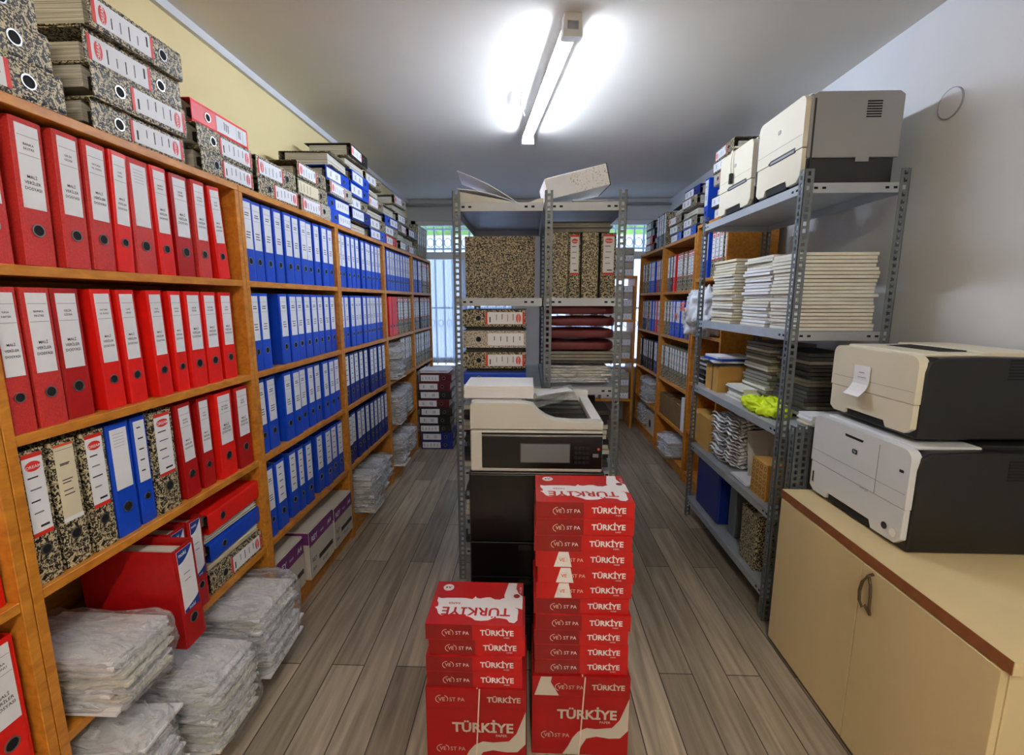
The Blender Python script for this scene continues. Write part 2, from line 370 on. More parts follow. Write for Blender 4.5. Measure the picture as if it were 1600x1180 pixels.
# ------------------------------------------------------------------ binders
BH, BD = .298, .27
_cache = {}
def cached(key, fn):
    if key not in _cache: _cache[key] = fn()
    return _cache[key]
def cover_mesh(col, w, bh, bd):
    def f():
        b = MB(); t = .0028; h = w/2; c = .004
        # spine board with softened long edges
        b.prism([(-t, -h+c*.3), (-c*.2, -h+c), (0, -h+c*2), (0, h-c*2), (-c*.2, h-c), (-t, h-c*.3)], 0, bh, 2, col)
        b.box(-bd, -t*.6, -h, -h+t, 0, bh, col); b.box(-bd, -t*.6, h-t, h, 0, bh, col)
        return b.mesh('cover')
    return cached(('cover', col, w, bh, bd), f)
def pages_mesh(w, full, bh, bd):
    def f():
        b = MB(); h = w/2-.004; b.box(-bd+.022, -.03, -h, -h+2*h*full, .006, bh-.018, 'pages')
        b.box(-.03, -.006, -h*.4, h*.4, .02, bh-.05, 'inner_black'); return b.mesh('pages')
    return cached(('pages', w, full, bh, bd), f)
def ring_mesh(w, z=.074):
    def f():
        r = min(.0145, w*.2); b = MB(); b.ringx(0, z, r*.84, r*1.04, -.0005, .002, 'steel_ring', 18)
        b.cyl((0, z), r*.86, -.0008, .0007, 0, 'inner_black', 18); return b.mesh('finger_ring')
    return cached(('ring', round(w, 3), z), f)
def lines(b, w, ys, z, x, mt, th=.0013): b.box(x, x+.0003, -ys*w, ys*w, z-th/2, z+th/2, mt)
def label_mesh(kind, w, var=0):
    w = round(w, 3)
    def f():
        b = MB(); x = .0011; lw = w*.72; z0, z1 = .118, .287; h = lw/2
        def base(mt, a=z0, c=z1): b.box(0, x, -h, h, a, c, mt)
        def tx(s, z, size, mt='ink', bold=.01): b.text(s, size, TX(x+.0004, 0, z), mt, bold=bold)
        k = lw/.055
        if kind in ('plain', 'text'):
            base('label'); b.box(x, x+.0002, -h*.92, h*.92, z0+.108, z0+.1088, 'grey_ink'); b.box(x, x+.0002, -h*.92, h*.92, z0+.146, z0+.1468, 'grey_ink')
            if kind == 'text':
                tx(['CARİ', 'KASA', 'BANKA', 'GELİR', 'FATURA'][var % 5], z0+.128, .0078*k); tx(['HESAP', 'DEFTER', 'EKSTRE', 'GİDER', 'YIL SONU'][var % 5], z0+.119, .0078*k)
                tx('MALİ', z0+.062, .0105*k); tx('VERİLER', z0+.050, .0105*k); tx('DOSYASI', z0+.038, .0105*k)
            else:
                for q, z in enumerate((.128, .12, .06, .05, .04)): b.box(x, x+.0003, -h*(.5+.06*((q+var) % 3)), h*(.45+.07*((q*2+var) % 3)), z0+z, z0+z+.003, 'ink')
        elif kind == 'oval':
            base('label', .108, .29); b.box(0, x+.0003, -h, h, .281, .29, 'band_red'); b.box(0, x+.0003, -h, h, .108, .117, 'band_red')
            n = 24; b.prism([(h*.78*math.cos(2*PI*i/n), .262+.011*math.sin(2*PI*i/n)) for i in range(n)], x, x+.0003, 0, 'band_red')
            b.text('OREAM', .0125*k, TX(x+.0006, 0, .2575), 'label', bold=.01)
            for q in range(4): b.box(x, x+.0003, -h*(.7-.1*(q % 2)), h*(.2+.15*((q+var) % 3)), .236-.026*q, .239-.026*q, 'grey_ink' if q % 2 else 'ink')
            b.box(x, x+.0003, -h*.2, h*.7, .126, .131, 'ink')
        elif kind == 'cream':
            base('cream_label', .112, .287); b.box(0, x+.0003, -h, h, .284, .289, 'band_orange')
            for z in (.276, .2755): b.box(x, x+.0002, -h*.9, h*.9, z, z+.0006, 'grey_ink')
            for q, z in enumerate((.24, .243, .205, .198, .18, .17)): b.box(x, x+.0003, -h*.6, h*(.3+.1*(q % 3)), z, z+.0022, 'ink')
            b.box(0, x+.0004, -h*1.02, h*1.08, .108, .118, 'label')
        elif kind == 'noki':
            base('label', .105, .29); n = 10
            b.prism([(-h, .29), (-h, .252)]+[(-h+2*h*i/n, .252+.038*(i/n)**2.2) for i in range(1, n+1)], x, x+.0003, 0, 'label_blue')
            b.prism([(h, .105), (h, .135)]+[(h-2*h*i/n, .135-.022*(i/n)**.6) for i in range(1, n+1)]+[(-h, .105)], x, x+.0003, 0, 'label_blue')
            b.text('noki', .016*k, TX(x+.0006, -h*.35, .272), 'label', bold=.02); b.text('noki', .014*k, TX(x+.0006, 0, .1075), 'label', bold=.01)
            for z in (.215, .195): b.box(x, x+.0003, -h*.5, h*.3, z, z+.002, 'grey_ink')
        elif kind == 'marks':
            base('label'); 
            for q in range(5): b.box(x, x+.0003, -h*.5, h*(.2+.1*((q*3+var) % 4)), z1-.02-.03*q, z1-.0165-.03*q, 'ink')
        elif kind == 'pale':
            base('label', .125, .284)
            for q in range(5): b.box(x, x+.0002, -h*.7, h*.6, .27-.008*q, .271-.008*q, 'light_marks')
        elif kind == 'yellow':
            base('cream_label', .1, .29)
            for q in range(4): b.box(x, x+.0003, -h*.7, h*.7, .27-.03*q, .2725-.03*q, 'ink')
        return b.mesh('spine_label')
    return cached(('label', kind, w, var), f)
CDESC = dict(red_linen='textured red', red='bright red', dark_red='dark red', maroon='maroon', blue='blue', navy='dark blue', mottled='black mottled', mottled_pale='pale mottled', black='black', grey_cloth='grey', printer_white='white')
COUNT = [0]
def binder(col, w, lab, loc, rot, text, group, cat='binder', full=None, bh=BH, bd=BD, ring=True):
    COUNT[0] += 1; w = round(w, 3)
    t = thing('lever_arch_binder', text, cat, loc, rot, group)
    link('cover', cover_mesh(col, w, bh, bd), t)
    link('pages', pages_mesh(w, full if full else random.choice((.7, .85, .95)), bh, bd), t)
    if lab: link('spine_label', label_mesh(lab[0] if isinstance(lab, tuple) else lab, w, lab[1] if isinstance(lab, tuple) else COUNT[0] % 5), t)
    if ring: link('finger_ring', ring_mesh(w), t)
    return t

# ------------------------------------------------------------------ bookcases
TH = .022
def bookcase(label, x_front, side, y0, y1, zs, depth=.31, plinth=.07):
    """side=-1: stands against the left wall and opens to +X; side=+1: against the right wall, opens to -X."""
    xb = x_front+side*depth; a, c = min(x_front, xb), max(x_front, xb)
    t = thing('bookcase', label, 'bookcase', ((a+c)/2, (y0+y1)/2, 0))
    def part(n, *bx):
        b = MB(); ox, oy = (a+c)/2, (y0+y1)/2
        b.box(bx[0]-ox, bx[1]-ox, bx[2]-oy, bx[3]-oy, bx[4], bx[5], 'orange_wood'); return b.build(n, t, bevel=.0012, seg=1)
    part('side_panel', a, c, y0+.001, y0+TH, 0, zs[0]-TH-.0005); part('side_panel', a, c, y1-TH, y1-.001, 0, zs[0]-TH-.0005)
    part('top_board', a, c, y0+.001, y1-.001, zs[0]-TH, zs[0])
    for z in zs[1:]: part('shelf', a+(.002), c-.002, y0+TH, y1-TH, z-TH, z)
    xk = xb-side*.006
    part('back_panel', min(xb, xk), max(xb, xk), y0+TH, y1-TH, plinth, zs[0]-TH)
    px = x_front+side*.012
    part('plinth', min(px, px+side*.018), max(px, px+side*.018), y0+TH, y1-TH, 0, zs[-1]-TH)
    return t
LX = -1.03
LYS = [0.0, .85, 1.705, 2.56, 3.386, 4.2, 4.99]
LZ = [1.794, 1.461, 1.118, .782, .425, .092]
LN = ['left bookcase at the photo edge', 'nearest fully visible left bookcase', 'second fully visible left bookcase', 'third fully visible left bookcase', 'fourth fully visible left bookcase', 'farthest left bookcase']
SH = ['tall orange wood bookcase cut off at the left photo edge', 'nearest full orange wood bookcase on the left, holding red binders', 'second full left bookcase, blue binders above white and purple cartons', 'third full left bookcase, rows of blue binders above wrapped bundles', 'fourth full left bookcase, three red binders in its second row', 'farthest left bookcase, standing near the left back window']
for i in range(6): bookcase(SH[i], LX, -1, LYS[i], LYS[i+1], LZ)
ROWN = ['', 'top row', 'second row', 'third row', 'fourth row', 'bottom row']
BGL = 'binders in the left bookcases'
def row(bay, r, items, zs=LZ, xf=LX, side=-1, names=LN, group=BGL, dx=0.0):
    """items: (y0, y1, colour, label, lean_deg)"""
    z = zs[r]
    for k, it in enumerate(items):
        y0, y1, col, lab = it[:4]; lean = it[4] if len(it) > 4 else 0
        w = y1-y0-.002; off = .012+random.random()*.012+dx
        x = xf+side*off
        rx = math.radians(lean); lift = abs(math.sin(rx))*w/2
        rot = (rx, 0, 0) if side < 0 else (-rx, 0, PI)
        n = len(items)
        pos = 'the only one' if n == 1 else (ORD[k+1]+' from the near end')
        binder(col, w, lab, (x, (y0+y1)/2, z+.0005+lift), rot, '%s binder, %s, %s, %s' % (CDESC[col], pos, ROWN[r], names[bay]), group)
def fill(y0, y1, n, col, lab='plain', gap=.0, lean=0):
    w = (y1-y0)/n; return [(y0+i*w+gap/2, y0+(i+1)*w-gap/2, col if isinstance(col, str) else col[i % len(col)], lab if isinstance(lab, str) else lab[i % len(lab)], lean) for i in range(n)]
random.seed(11)
# bay 0 (cut off)
row(0, 3, [(.68, .745, 'red', 'text'), (.755, .822, 'red', 'text')])
row(0, 4, [(.66, .73, 'red', 'text'), (.742, .815, 'red', 'text')])
row(0, 1, [(.6, .66, 'red_linen', 'text'), (.67, .73, 'red_linen', 'text'), (.745, .82, 'red', 'text')])
row(0, 2, [(.6, .66, 'red_linen', 'text'), (.67, .73, 'red', 'text'), (.745, .82, 'red_linen', 'text')])
# bay 1
row(1, 1, [(.885, .945, 'red_linen', 'text', -1), (.966, 1.032, 'red_linen', 'text', -2), (1.046, 1.108, 'red_linen', 'text', -2), (1.116, 1.177, 'red_linen', 'text', -2.2), (1.184, 1.236, 'red', 'text', -3), (1.25, 1.32, 'red_linen', 'pale', -1), (1.328, 1.386, 'red', 'text'), (1.406, 1.478, 'dark_red', 'text'), (1.485, 1.546, 'red_linen', 'text'), (1.585, 1.645, 'red', 'text', 4)])
row(1, 2, [(.876, .93, 'red_linen', 'text'), (.938, 1.0, 'red_linen', 'text'), (1.008, 1.075, 'dark_red', 'text'), (1.105, 1.163, 'red', 'text', 1), (1.177, 1.234, 'red', 'text', 1), (1.266, 1.321, 'red', 'text', 1), (1.344, 1.394, 'red', 'text'), (1.405, 1.475, 'red', 'text'), (1.481, 1.55, 'red', 'text'), (1.573, 1.64, 'red', 'text')])
row(1, 3, [(.876, .935, 'mottled', 'oval'), (.945, 1.008, 'mottled', 'cream'), (1.018, 1.08, 'mottled', 'oval'), (1.085, 1.154, 'blue', 'pale'), (1.162, 1.212, 'blue', 'marks'), (1.22, 1.30, 'mottled', 'oval'), (1.326, 1.388, 'dark_red', 'text', 2), (1.412, 1.468, 'dark_red', 'text'), (1.488, 1.575, 'red', 'text'), (1.591, 1.672, 'dark_red', 'text')])
row(1, 4, [(1.132, 1.212, 'dark_red', 'noki', 2)], dx=-.1)
row(1, 4, [(1.215, 1.283, 'dark_red', 'noki')], dx=-.012)
row(1, 4, [(1.29, 1.352, 'dark_red', 'noki')], dx=-.012)
_fix = [o for o in COL.objects if o.get('label', '').endswith('fourth row, nearest fully visible left bookcase')]
for o, tx in zip(_fix, ('thick open-topped dark red binder pulled forward beside the wrapped paper bundle', 'dark red binder standing just behind the pulled-forward red binder', 'dark red binder with blue-headed label touching the flat-lying binders')): o['label'] = tx
# bay 2
row(2, 1, fill(1.73, 2.535, 11, 'blue', 'plain', .003))
row(2, 2, [(1.73, 1.792, 'blue', 'plain'), (1.798, 1.865, 'blue', 'plain')]+fill(1.945, 2.535, 8, 'blue', 'plain', .004))
row(2, 3, [(1.737, 1.80, 'blue', 'plain', 1), (1.812, 1.885, 'blue', 'plain', 1)]+fill(1.925, 2.53, 8, 'blue', 'plain', .006))
row(2, 4, [(1.737, 1.8, 'blue', 'plain', 1), (1.815, 1.895, 'blue', 'marks', 1), (1.93, 2.0, 'blue', 'marks'), (2.003, 2.06, 'blue', 'marks'), (2.068, 2.14, 'blue', 'marks')]+fill(2.2, 2.53, 4, 'blue', 'marks', .006))
# bay 3
row(3, 1, [(2.585+i*.068, 2.65+i*.068, 'blue', 'plain') for i in range(5)]+fill(2.965, 3.36, 6, 'blue', 'plain', .003))
row(3, 2, fill(2.585, 3.36, 11, 'blue', 'plain', .004))
row(3, 3, fill(2.59, 3.355, 9, 'navy', 'marks', .012))
row(3, 4, fill(2.59, 3.355, 10, 'navy', 'marks', .008))
# bay 4
row(4, 1, fill(3.41, 4.175, 10, 'blue', 'plain', .006))
row(4, 2, [(3.41, 3.47, 'grey_cloth', 'marks'), (3.5, 3.58, 'red', None), (3.583, 3.66, 'red', None), (3.663, 3.74, 'red', None)]+fill(3.76, 4.17, 5, 'mottled', 'oval', .006))
row(4, 3, fill(3.78, 4.17, 5, 'mottled', 'plain', .008))
row(5, 1, fill(4.225, 4.62, 5, ['blue', 'navy'], 'plain', .006)+fill(4.64, 4.96, 4, 'mottled', 'oval', .004))
row(5, 2, fill(4.25, 4.95, 8, ['black', 'mottled', 'mottled'], 'oval', .01))
row(5, 3, fill(4.25, 4.95, 8, 'mottled', 'plain', .012))
row(5, 4, fill(4.25, 4.95, 8, ['black', 'mottled'], 'marks', .012))

# lying binders
def lying(col, w, lab, x_spine, yc, z, facing, near='ring', text='', group=None, twist=0, full=None, spine_out=True):
    """facing: heading (deg) the spine looks to. near='ring': the ring end lies towards the camera."""
    a = math.radians(facing+twist)
    s = -1 if near == 'ring' else 1
    L = BH/2
    R = Matrix.Rotation(a, 4, 'Z') @ Matrix.Rotation(s*PI/2, 4, 'X')
    # local centre of the spine (0,0,L) must land on (x_spine, yc, z+w/2)
    off = R @ Vector((0, 0, L))
    loc = Vector((x_spine, yc, z+w/2))-off
    return binder(col, w-.002, lab, loc, R.to_euler(), text, group, full=full)
GT = 'binders lying on top of the left bookcases'
def stack(y, layers, where, xf=LX-.012, ztop=LZ[0], facing=0, group=GT, wall=False):
    z = ztop+.0006; n = len(layers)
    for k, L in enumerate(layers):
        col, w, lab, near = L[:4]; opt = L[4] if len(L) > 4 else ''
        tw = random.uniform(-3, 3); dx = random.uniform(-.015, .01); dy = random.uniform(-.008, .008)
        f = facing; xs = xf+dx
        if 'p' in opt:
            f = facing+180; xs = xf-BD*math.cos(math.radians(facing))+dx
        lv = 'bottom' if k == 0 else ('topmost' if k == n-1 else ORD[k+1]+' up')
        lying(col, w, lab, xs, y+dy, z, f, near, '%s flat binder, %s, %s' % (CDESC[col], lv, where), group, tw)
        z += w
    return z
NB = 'ring'; FB = 'far'
mo = 'mottled'; mp_ = 'mottled_pale'
stack(.93, [(mo, .078, 'oval', FB), (mo, .078, 'noki', FB), (mo, .072, 'plain', FB)], 'stack at the upper left photo corner')
stack(1.325, [(mo, .075, 'oval', NB), (mo, .08, 'oval', NB), (mo, .08, 'oval', FB), (mo, .078, 'oval', FB)], 'four-high stack second from the camera on the left')
stack(1.675, [(mo, .072, 'oval', NB), (mo, .075, 'oval', NB), ('red', .07, 'plain', NB)], 'stack topped by a red binder')
stack(2.015, [(mo, .072, 'oval', NB), (mo, .078, 'oval', FB)], 'low stack just past the red-topped stack')
stack(2.345, [(mp_, .072, 'oval', FB), (mo, .075, 'yellow', FB), (mo, .072, 'oval', FB)], 'stack with a yellowed label, above the blue binders')
stack(2.67, [('blue', .074, 'marks', NB), ('blue', .074, 'marks', NB), (mp_, .07, 'oval', FB), ('blue', .07, 'plain', FB), (mo, .07, None, FB, 'p')], 'stack with the lowest blue pair on the left')
stack(2.995, [(mo, .07, None, FB, 'p'), ('navy', .072, 'marks', FB), (mo, .07, 'plain', FB), ('blue', .07, 'plain', FB), ('blue', .07, 'plain', FB), (mo, .072, None, FB, 'p'), ('black', .07, 'oval', FB)], 'seven-high stack on the left')
stack(3.315, [('blue', .07, 'plain', FB), (mo, .07, 'plain', FB), (mp_, .07, None, FB, 'p'), (mo, .072, 'oval', FB), (mo, .07, None, FB, 'p'), (mo, .07, 'plain', FB)], 'six-high stack on the left')
stack(3.64, [('red', .07, 'plain', FB), (mo, .07, 'plain', FB), ('blue', .07, 'plain', NB), (mo, .072, None, FB, 'p')], 'stack on a red binder on the left')
stack(3.975, [(mo, .07, 'plain', FB), (mo, .07, None, FB, 'p'), (mo, .07, 'oval', NB), (mo, .07, 'plain', FB), (mo, .07, None, NB, 'p'), (mp_, .07, 'oval', FB)], 'tall mottled stack near the left window')
stack(4.305, [(mo, .07, 'oval', FB), (mo, .07, None, FB, 'p'), ('black', .07, 'plain', FB)], 'low dark stack near the left window')
for k in range(5): binder(mo, .06, 'plain', (LX-.02, 4.52+k*.085, LZ[0]+.011), (math.radians(-16), 0, 0), 'mottled binder leaning on the far bookcase top, %s from near end' % ORD[k+1], GT)

# flat binders at the end of row 4 in the nearest bookcase
z = LZ[4]+.0006
lying(mo, .078, 'oval', LX-.01, 1.52, z, 0, NB, 'black mottled binder lying lowest of the flat pile under the red row', 'flat binders in the nearest bookcase', full=.9)
def sheet_pile(name, label, cat, x0, x1, y0, y1, z0, h, n, mt, jit=.01, group=None, edge=None, seed=1, stuff=False):
    r = random.Random(seed); b = MB(); t = h/n; cx, cy = (x0+x1)/2, (y0+y1)/2
    for i in range(n):
        jx, jy = r.uniform(-jit, jit), r.uniform(-jit, jit); T = Matrix.Rotation(r.uniform(-jit, jit)*1.5, 4, 'Z')
        b.box(x0-cx+jx, x1-cx+jx, y0-cy+jy, y1-cy+jy, i*t, (i+.86)*t, mt if isinstance(mt, str) else mt[r.randrange(len(mt))], T)
    o = b.build(name, None, (cx, cy, z0)); return tag(o, label, cat, group, 'stuff' if stuff else None)
def pile_part(parent, name, x0, x1, y0, y1, z0, h, n, mt, jit=.008, seed=1):
    r = random.Random(seed); b = MB(); t = h/n
    for i in range(n):
        jx, jy = r.uniform(-jit, jit), r.uniform(-jit, jit)
        b.box(x0+jx, x1+jx, y0+jy, y1+jy, z0+i*t, z0+(i+.85)*t, mt)
    return b.build(name, parent)
sheet_pile('paper_pile', 'cream papers lying between the mottled and the blue flat binders', 'papers', LX-.27, LX-.02, 1.38, 1.66, z+.079, .03, 9, 'booklet_cream', .006)
lying('blue', .062, None, LX-.012, 1.53, z+.111, 0, NB, 'blue binder lying flat in the middle of the pile under the red row', 'flat binders in the nearest bookcase', 2)
sheet_pile('paper_pile', 'white papers lying between the blue and the red flat binders', 'papers', LX-.27, LX-.02, 1.38, 1.66, z+.176, .03, 9, 'booklet', .006, seed=3)
lying('red', .07, None, LX-.008, 1.53, z+.209, 0, NB, 'red binder lying flat on top of the pile, under the third row', 'flat binders in the nearest bookcase', 2)

# ------------------------------------------------------------------ wrapped bundles
def lump(dx, dy, dz, mt, amp=.02, seed=0, res=26, sharp=5.0, flat_bottom=True, power=.35, freq=9):
    """closed, crumpled rounded block centred in x,y, standing on z=0"""
    b = MB(); k = b.mi(mt); nu, nv = res*2, res; off = Vector((seed*7.3, seed*3.1, seed*1.7))
    def P(u, v):
        th = 2*PI*u/nu; ph = PI*v/nv
        s = lambda t: math.copysign(abs(t)**power, t)
        x, y, zz = s(math.cos(th))*abs(math.sin(ph))**power, s(math.sin(th))*abs(math.sin(ph))**power, s(-math.cos(ph))
        p = Vector((x*dx/2, y*dy/2, (zz+1)*dz/2))
        q = p*freq+off; d = noise.noise(q)*.8+abs(noise.noise(q*2.1))*.9+noise.noise(q*4.7)*.45
        nrm = Vector((x, y, zz)).normalized(); p += nrm*d*amp
        if flat_bottom and p.z < .002: p.z = .002
        return p
    base = len(b.v)
    for v in range(nv+1):
        for u in range(nu): b.v.append(tuple(P(u, v)))
    for v in range(nv):
        for u in range(nu):
            w = (u+1) % nu; b.f.append((base+v*nu+u, base+v*nu+w, base+(v+1)*nu+w, base+(v+1)*nu+u)); b.m.append(k); b.smooth.append(True)
    return b
def bundle(label, x, y, z, dx, dy, dz, seed, rot=0, tilt=0, n=None, group='plastic-wrapped paper bundles', ruf=.03):
    t = thing('wrapped_bundle', label, 'paper bundle', (x, y, z), (tilt, 0, rot), group)
    n = n or max(6, int(dz/.012)); r = random.Random(seed); b = MB(); h = dz*.86/n
    for i in range(n):
        sx, sy = dx*.45*r.uniform(.88, 1.06), dy*.45*r.uniform(.86, 1.05)
        T = Matrix.Translation((r.uniform(-.01, .01), r.uniform(-.01, .01), 0)) @ Matrix.Rotation(r.uniform(-.08, .08), 4, 'Z')
        b.box(-sx, sx, -sy, sy, .012+i*h, .012+(i+.7)*h, 'paper' if r.random() < .8 else 'booklet', T)
    b.build('papers', t)
    lump(dx, dy, dz*1.04, 'clear_plastic', ruf, seed).build('plastic_wrap', t)
    return t
bundle('clear-wrapped paper bundle bulging out beside the pulled-forward red binder', LX-.07, .995, LZ[4]+.001, .36, .185, .16, 1, ruf=.018)
bundle('clear-wrapped bundle in the bottom row, cut off by the lower left photo edge', LX-.06, .97, LZ[5]+.001, .38, .15, .27, 2, .0, ruf=.02)
bundle('clear-wrapped bundle in the bottom row below the three dark red binders', LX-.02, 1.2, LZ[5]+.001, .4, .22, .27, 3, -.03, ruf=.02)
bundle('clear-wrapped bundle in the bottom row just before the purple cartons', LX-.03, 1.5, LZ[5]+.001, .38, .28, .27, 4, .03, ruf=.022)
for i, (yy, zz, h, xx, w) in enumerate([(2.74, 5, .26, .03, .36), (2.98, 5, .24, .0, .33), (3.21, 5, .18, -.02, .3), (3.57, 5, .25, .0, .34), (3.9, 5, .22, -.02, .34), (3.57, 4, .26, .0, .33), (3.93, 4, .25, -.03, .3), (3.57, 3, .27, .01, .3), (4.4, 5, .25, -.06, .26)]):
    L = ['bottom-row bundle right after the purple cartons', 'second bottom-row bundle after the purple cartons', 'small bottom-row bundle, third after the cartons', 'bottom-row bundle below the left shelf with red binders, nearer one', 'bottom-row bundle below the left shelf with red binders, farther one', 'fourth-row bundle two shelves under the three red binders, nearer one', 'fourth-row bundle two shelves under the three red binders, farther one', 'third-row bundle right below the three red binders', 'bottom-row bundle in the farthest left bookcase'][i]
    bundle('clear-wrapped '+L, LX-.1+xx, yy, LZ[zz]+.001, w, .2, h, 20+i, ruf=.02)

# ------------------------------------------------------------------ purple and white paper cartons
def carton(label, x, y, w, d, h, rot=0):
    t = thing('paper_carton', label, 'carton', (x, y, LZ[5]+.0005), (0, 0, rot), 'purple and white copy paper cartons')
    b = MB(); b.box(-d/2, d/2, -w/2, w/2, 0, h, 'kraft_white'); x1 = d/2
    b.box(x1, x1+.0006, -w/2+.001, w/2-.001, h-.075, h-.002, 'purple'); b.box(-d/2+.002, d/2-.002, -w/2-.0006, -w/2, h-.06, h-.002, 'purple')
    b.box(x1, x1+.0008, -w*.15, w*.45, .055, .078, 'charcoal'); b.box(x1, x1+.0008, -w/2+.002, -w/2+.004, .01, h-.08, 'grey_ink')
    b.text('REY', .036, TX(x1+.001, -w*.3, h-.056), 'label', bold=.02); b.text('text', .022, TX(x1+.001, w*.02, h-.052), 'label'); b.text('A4', .034, TX(x1+.001, w*.34, h-.054), 'label', bold=.02)
    b.text('80 gsm', .022, TX(x1+.001, w*.1, .025), 'ink'); b.text('A4', .03, TX(x1+.001, -w*.36, .03), 'ink'); b.text('REY', .03, TX(x1+.001, -w*.33, .075), 'ink')
    b.build('box', t, bevel=.002)
    l = MB(); l.box(-d/2-.002, d/2-.004, -w/2-.001, w/2+.001, h, h+.006, 'kraft_white'); l.build('lid', t, bevel=.001)
    return t
carton('white carton with purple band, nearest of the three, next to the wrapped bundle', LX-.135, 1.845, .225, .27, .225)
carton('white and purple carton, middle one, its torn flap showing', LX-.115, 2.105, .26, .27, .235)
carton('white and purple carton, farthest of the three under the blue binders', LX-.11, 2.375, .24, .26, .22)

# ------------------------------------------------------------------ pile at the left back
GP = 'archive binders piled by the left window'
for k, (c, l) in enumerate([('navy', 'marks'), ('navy', 'plain'), ('black', 'marks'), ('black', 'plain'), ('black', 'plain'), ('maroon', 'plain'), ('black', 'plain'), ('maroon', 'plain'), ('maroon', 'marks')]):
    lying(c, .08, l, -.865+random.uniform(-.02, .02), 4.22, .001+k*.08, -90, 'far', '%s archive binder in the floor pile by the left window, %s from the floor' % (CDESC[c], ORD[k+1]), GP, random.uniform(-2, 2))
sheet_pile('paper_pile', 'white papers on top of the floor pile by the left window', 'papers', -1.0, -.74, 4.24, 4.48, .723, .03, 6, 'paper', .012, seed=8)
GP2 = 'dark archive boxes behind the centre rack'
for k in range(5):
    lying(['black', 'maroon', 'navy', 'black', 'black'][k], .08, 'marks', -.53, 4.3, .001+k*.08, -90, 'far', '%s binder in the lower floor pile beside the window pile, %s from the floor' % (CDESC[['black', 'maroon', 'navy', 'black', 'black'][k]], ORD[k+1]), GP, random.uniform(-2, 2))

# ------------------------------------------------------------------ right bookcases
RX0 = 1.2
RZ = [1.865, 1.462, 1.09, .70, .365, .092]
RZN = [1.912, 1.54, 1.15, .79, .42, .092]
RN = ['right bookcase nearest the metal rack', 'middle right bookcase', 'far right bookcase']
bookcase('right orange bookcase standing directly behind the metal rack', RX0, 1, 2.955, 3.5, RZN, .3)
bookcase('middle right orange bookcase, brown box in its fourth row', RX0, 1, 3.52, 4.32, RZ, .3)
bookcase('far right orange bookcase near the right back window', RX0, 1, 4.34, 5.2, RZ, .3)
GR = 'binders in the right bookcases'
def rrow(bay, r, items, zs): row(bay, r, items, zs, RX0, 1, RN, GR)
rrow(0, 1, fill(2.98, 3.26, 4, mo, 'oval', .003)+[(3.3, 3.37, 'blue', 'plain'), (3.39, 3.46, 'blue', 'plain')], RZN)
rrow(1, 1, fill(3.55, 3.98, 5, mo, 'oval', .01)+[(4.0, 4.06, 'red', 'plain'), (4.08, 4.14, 'maroon', 'marks'), (4.17, 4.24, 'grey_cloth', 'plain')], RZ)
rrow(1, 2, [(3.55, 3.62, 'blue', 'plain'), (3.65, 3.71, 'grey_cloth', 'plain')]+fill(3.74, 4.1, 5, 'blue', 'plain', .004)+[(4.14, 4.2, mo, 'plain'), (4.22, 4.28, mo, 'plain')], RZ)
rrow(1, 3, fill(3.55, 4.28, 10, mo, 'plain', .012), RZ)
rrow(2, 1, fill(4.37, 4.62, 3, ['red_linen', 'grey_cloth'], 'plain', .02)+fill(4.66, 4.9, 3, 'blue', 'plain', .004)+[(4.95, 5.01, mo, 'plain'), (5.05, 5.11, mo, 'plain')], RZ)
rrow(2, 2, [(4.37, 4.44, mo, 'plain'), (4.45, 4.52, 'red', 'plain'), (4.54, 4.6, 'red', 'plain'), (4.63, 4.7, 'blue', 'plain'), (4.72, 4.8, 'blue', 'plain'), (4.84, 4.9, mo, 'plain'), (4.93, 4.99, 'navy', 'plain'), (5.02, 5.09, 'navy', 'plain')], RZ)
rrow(2, 3, fill(4.37, 4.56, 3, 'navy', 'plain', .005)+fill(4.6, 5.1, 6, 'black', 'plain', .02), RZ)
GRT = 'binders lying on top of the right bookcases'
def rstack(y, layers, where, zt): stack(y, layers, where, RX0+.014, zt, 180, GRT)
rstack(3.12, [(mp_, .07, 'plain', FB), ('black', .072, 'plain', FB), (mp_, .07, None, FB, 'p'), (mp_, .07, 'oval', NB), (mo, .07, 'plain', FB), (mo, .07, 'oval', FB)], 'right stack beside the small printer', RZN[0])
binder('blue', .07, 'plain', (RX0+.02, 3.42, RZN[0]+.001), (0, 0, PI), 'single blue binder standing upright on top of the right bookcases', GRT)
rstack(3.72, [('blue', .07, 'plain', FB), (mo, .07, 'plain', FB), (mp_, .07, None, FB, 'p'), (mo, .072, 'plain', FB), ('navy', .07, 'plain', FB)], 'right stack just past the upright blue binder', RZ[0])
rstack(4.06, [('blue', .07, 'marks', FB), (mo, .07, 'plain', FB), (mo, .07, 'oval', FB), ('black', .072, None, FB, 'p')], 'second right stack past the upright blue binder', RZ[0])
for k in range(4): binder([mo, 'black', mo, 'navy'][k], .066, 'plain', (RX0+.02, 4.4+k*.075, RZ[0]+.001), (0, 0, PI), '%s binder standing on the far right bookcase, %s from the near end' % (CDESC[[mo, 'black', mo, 'navy'][k]], ORD[k+1]), GRT)
rstack(4.88, [('maroon', .072, 'plain', FB), ('red_linen', .072, 'plain', FB), ('black', .072, 'plain', FB), ('black', .07, 'plain', FB)], 'right stack nearest the right back window', RZ[0])
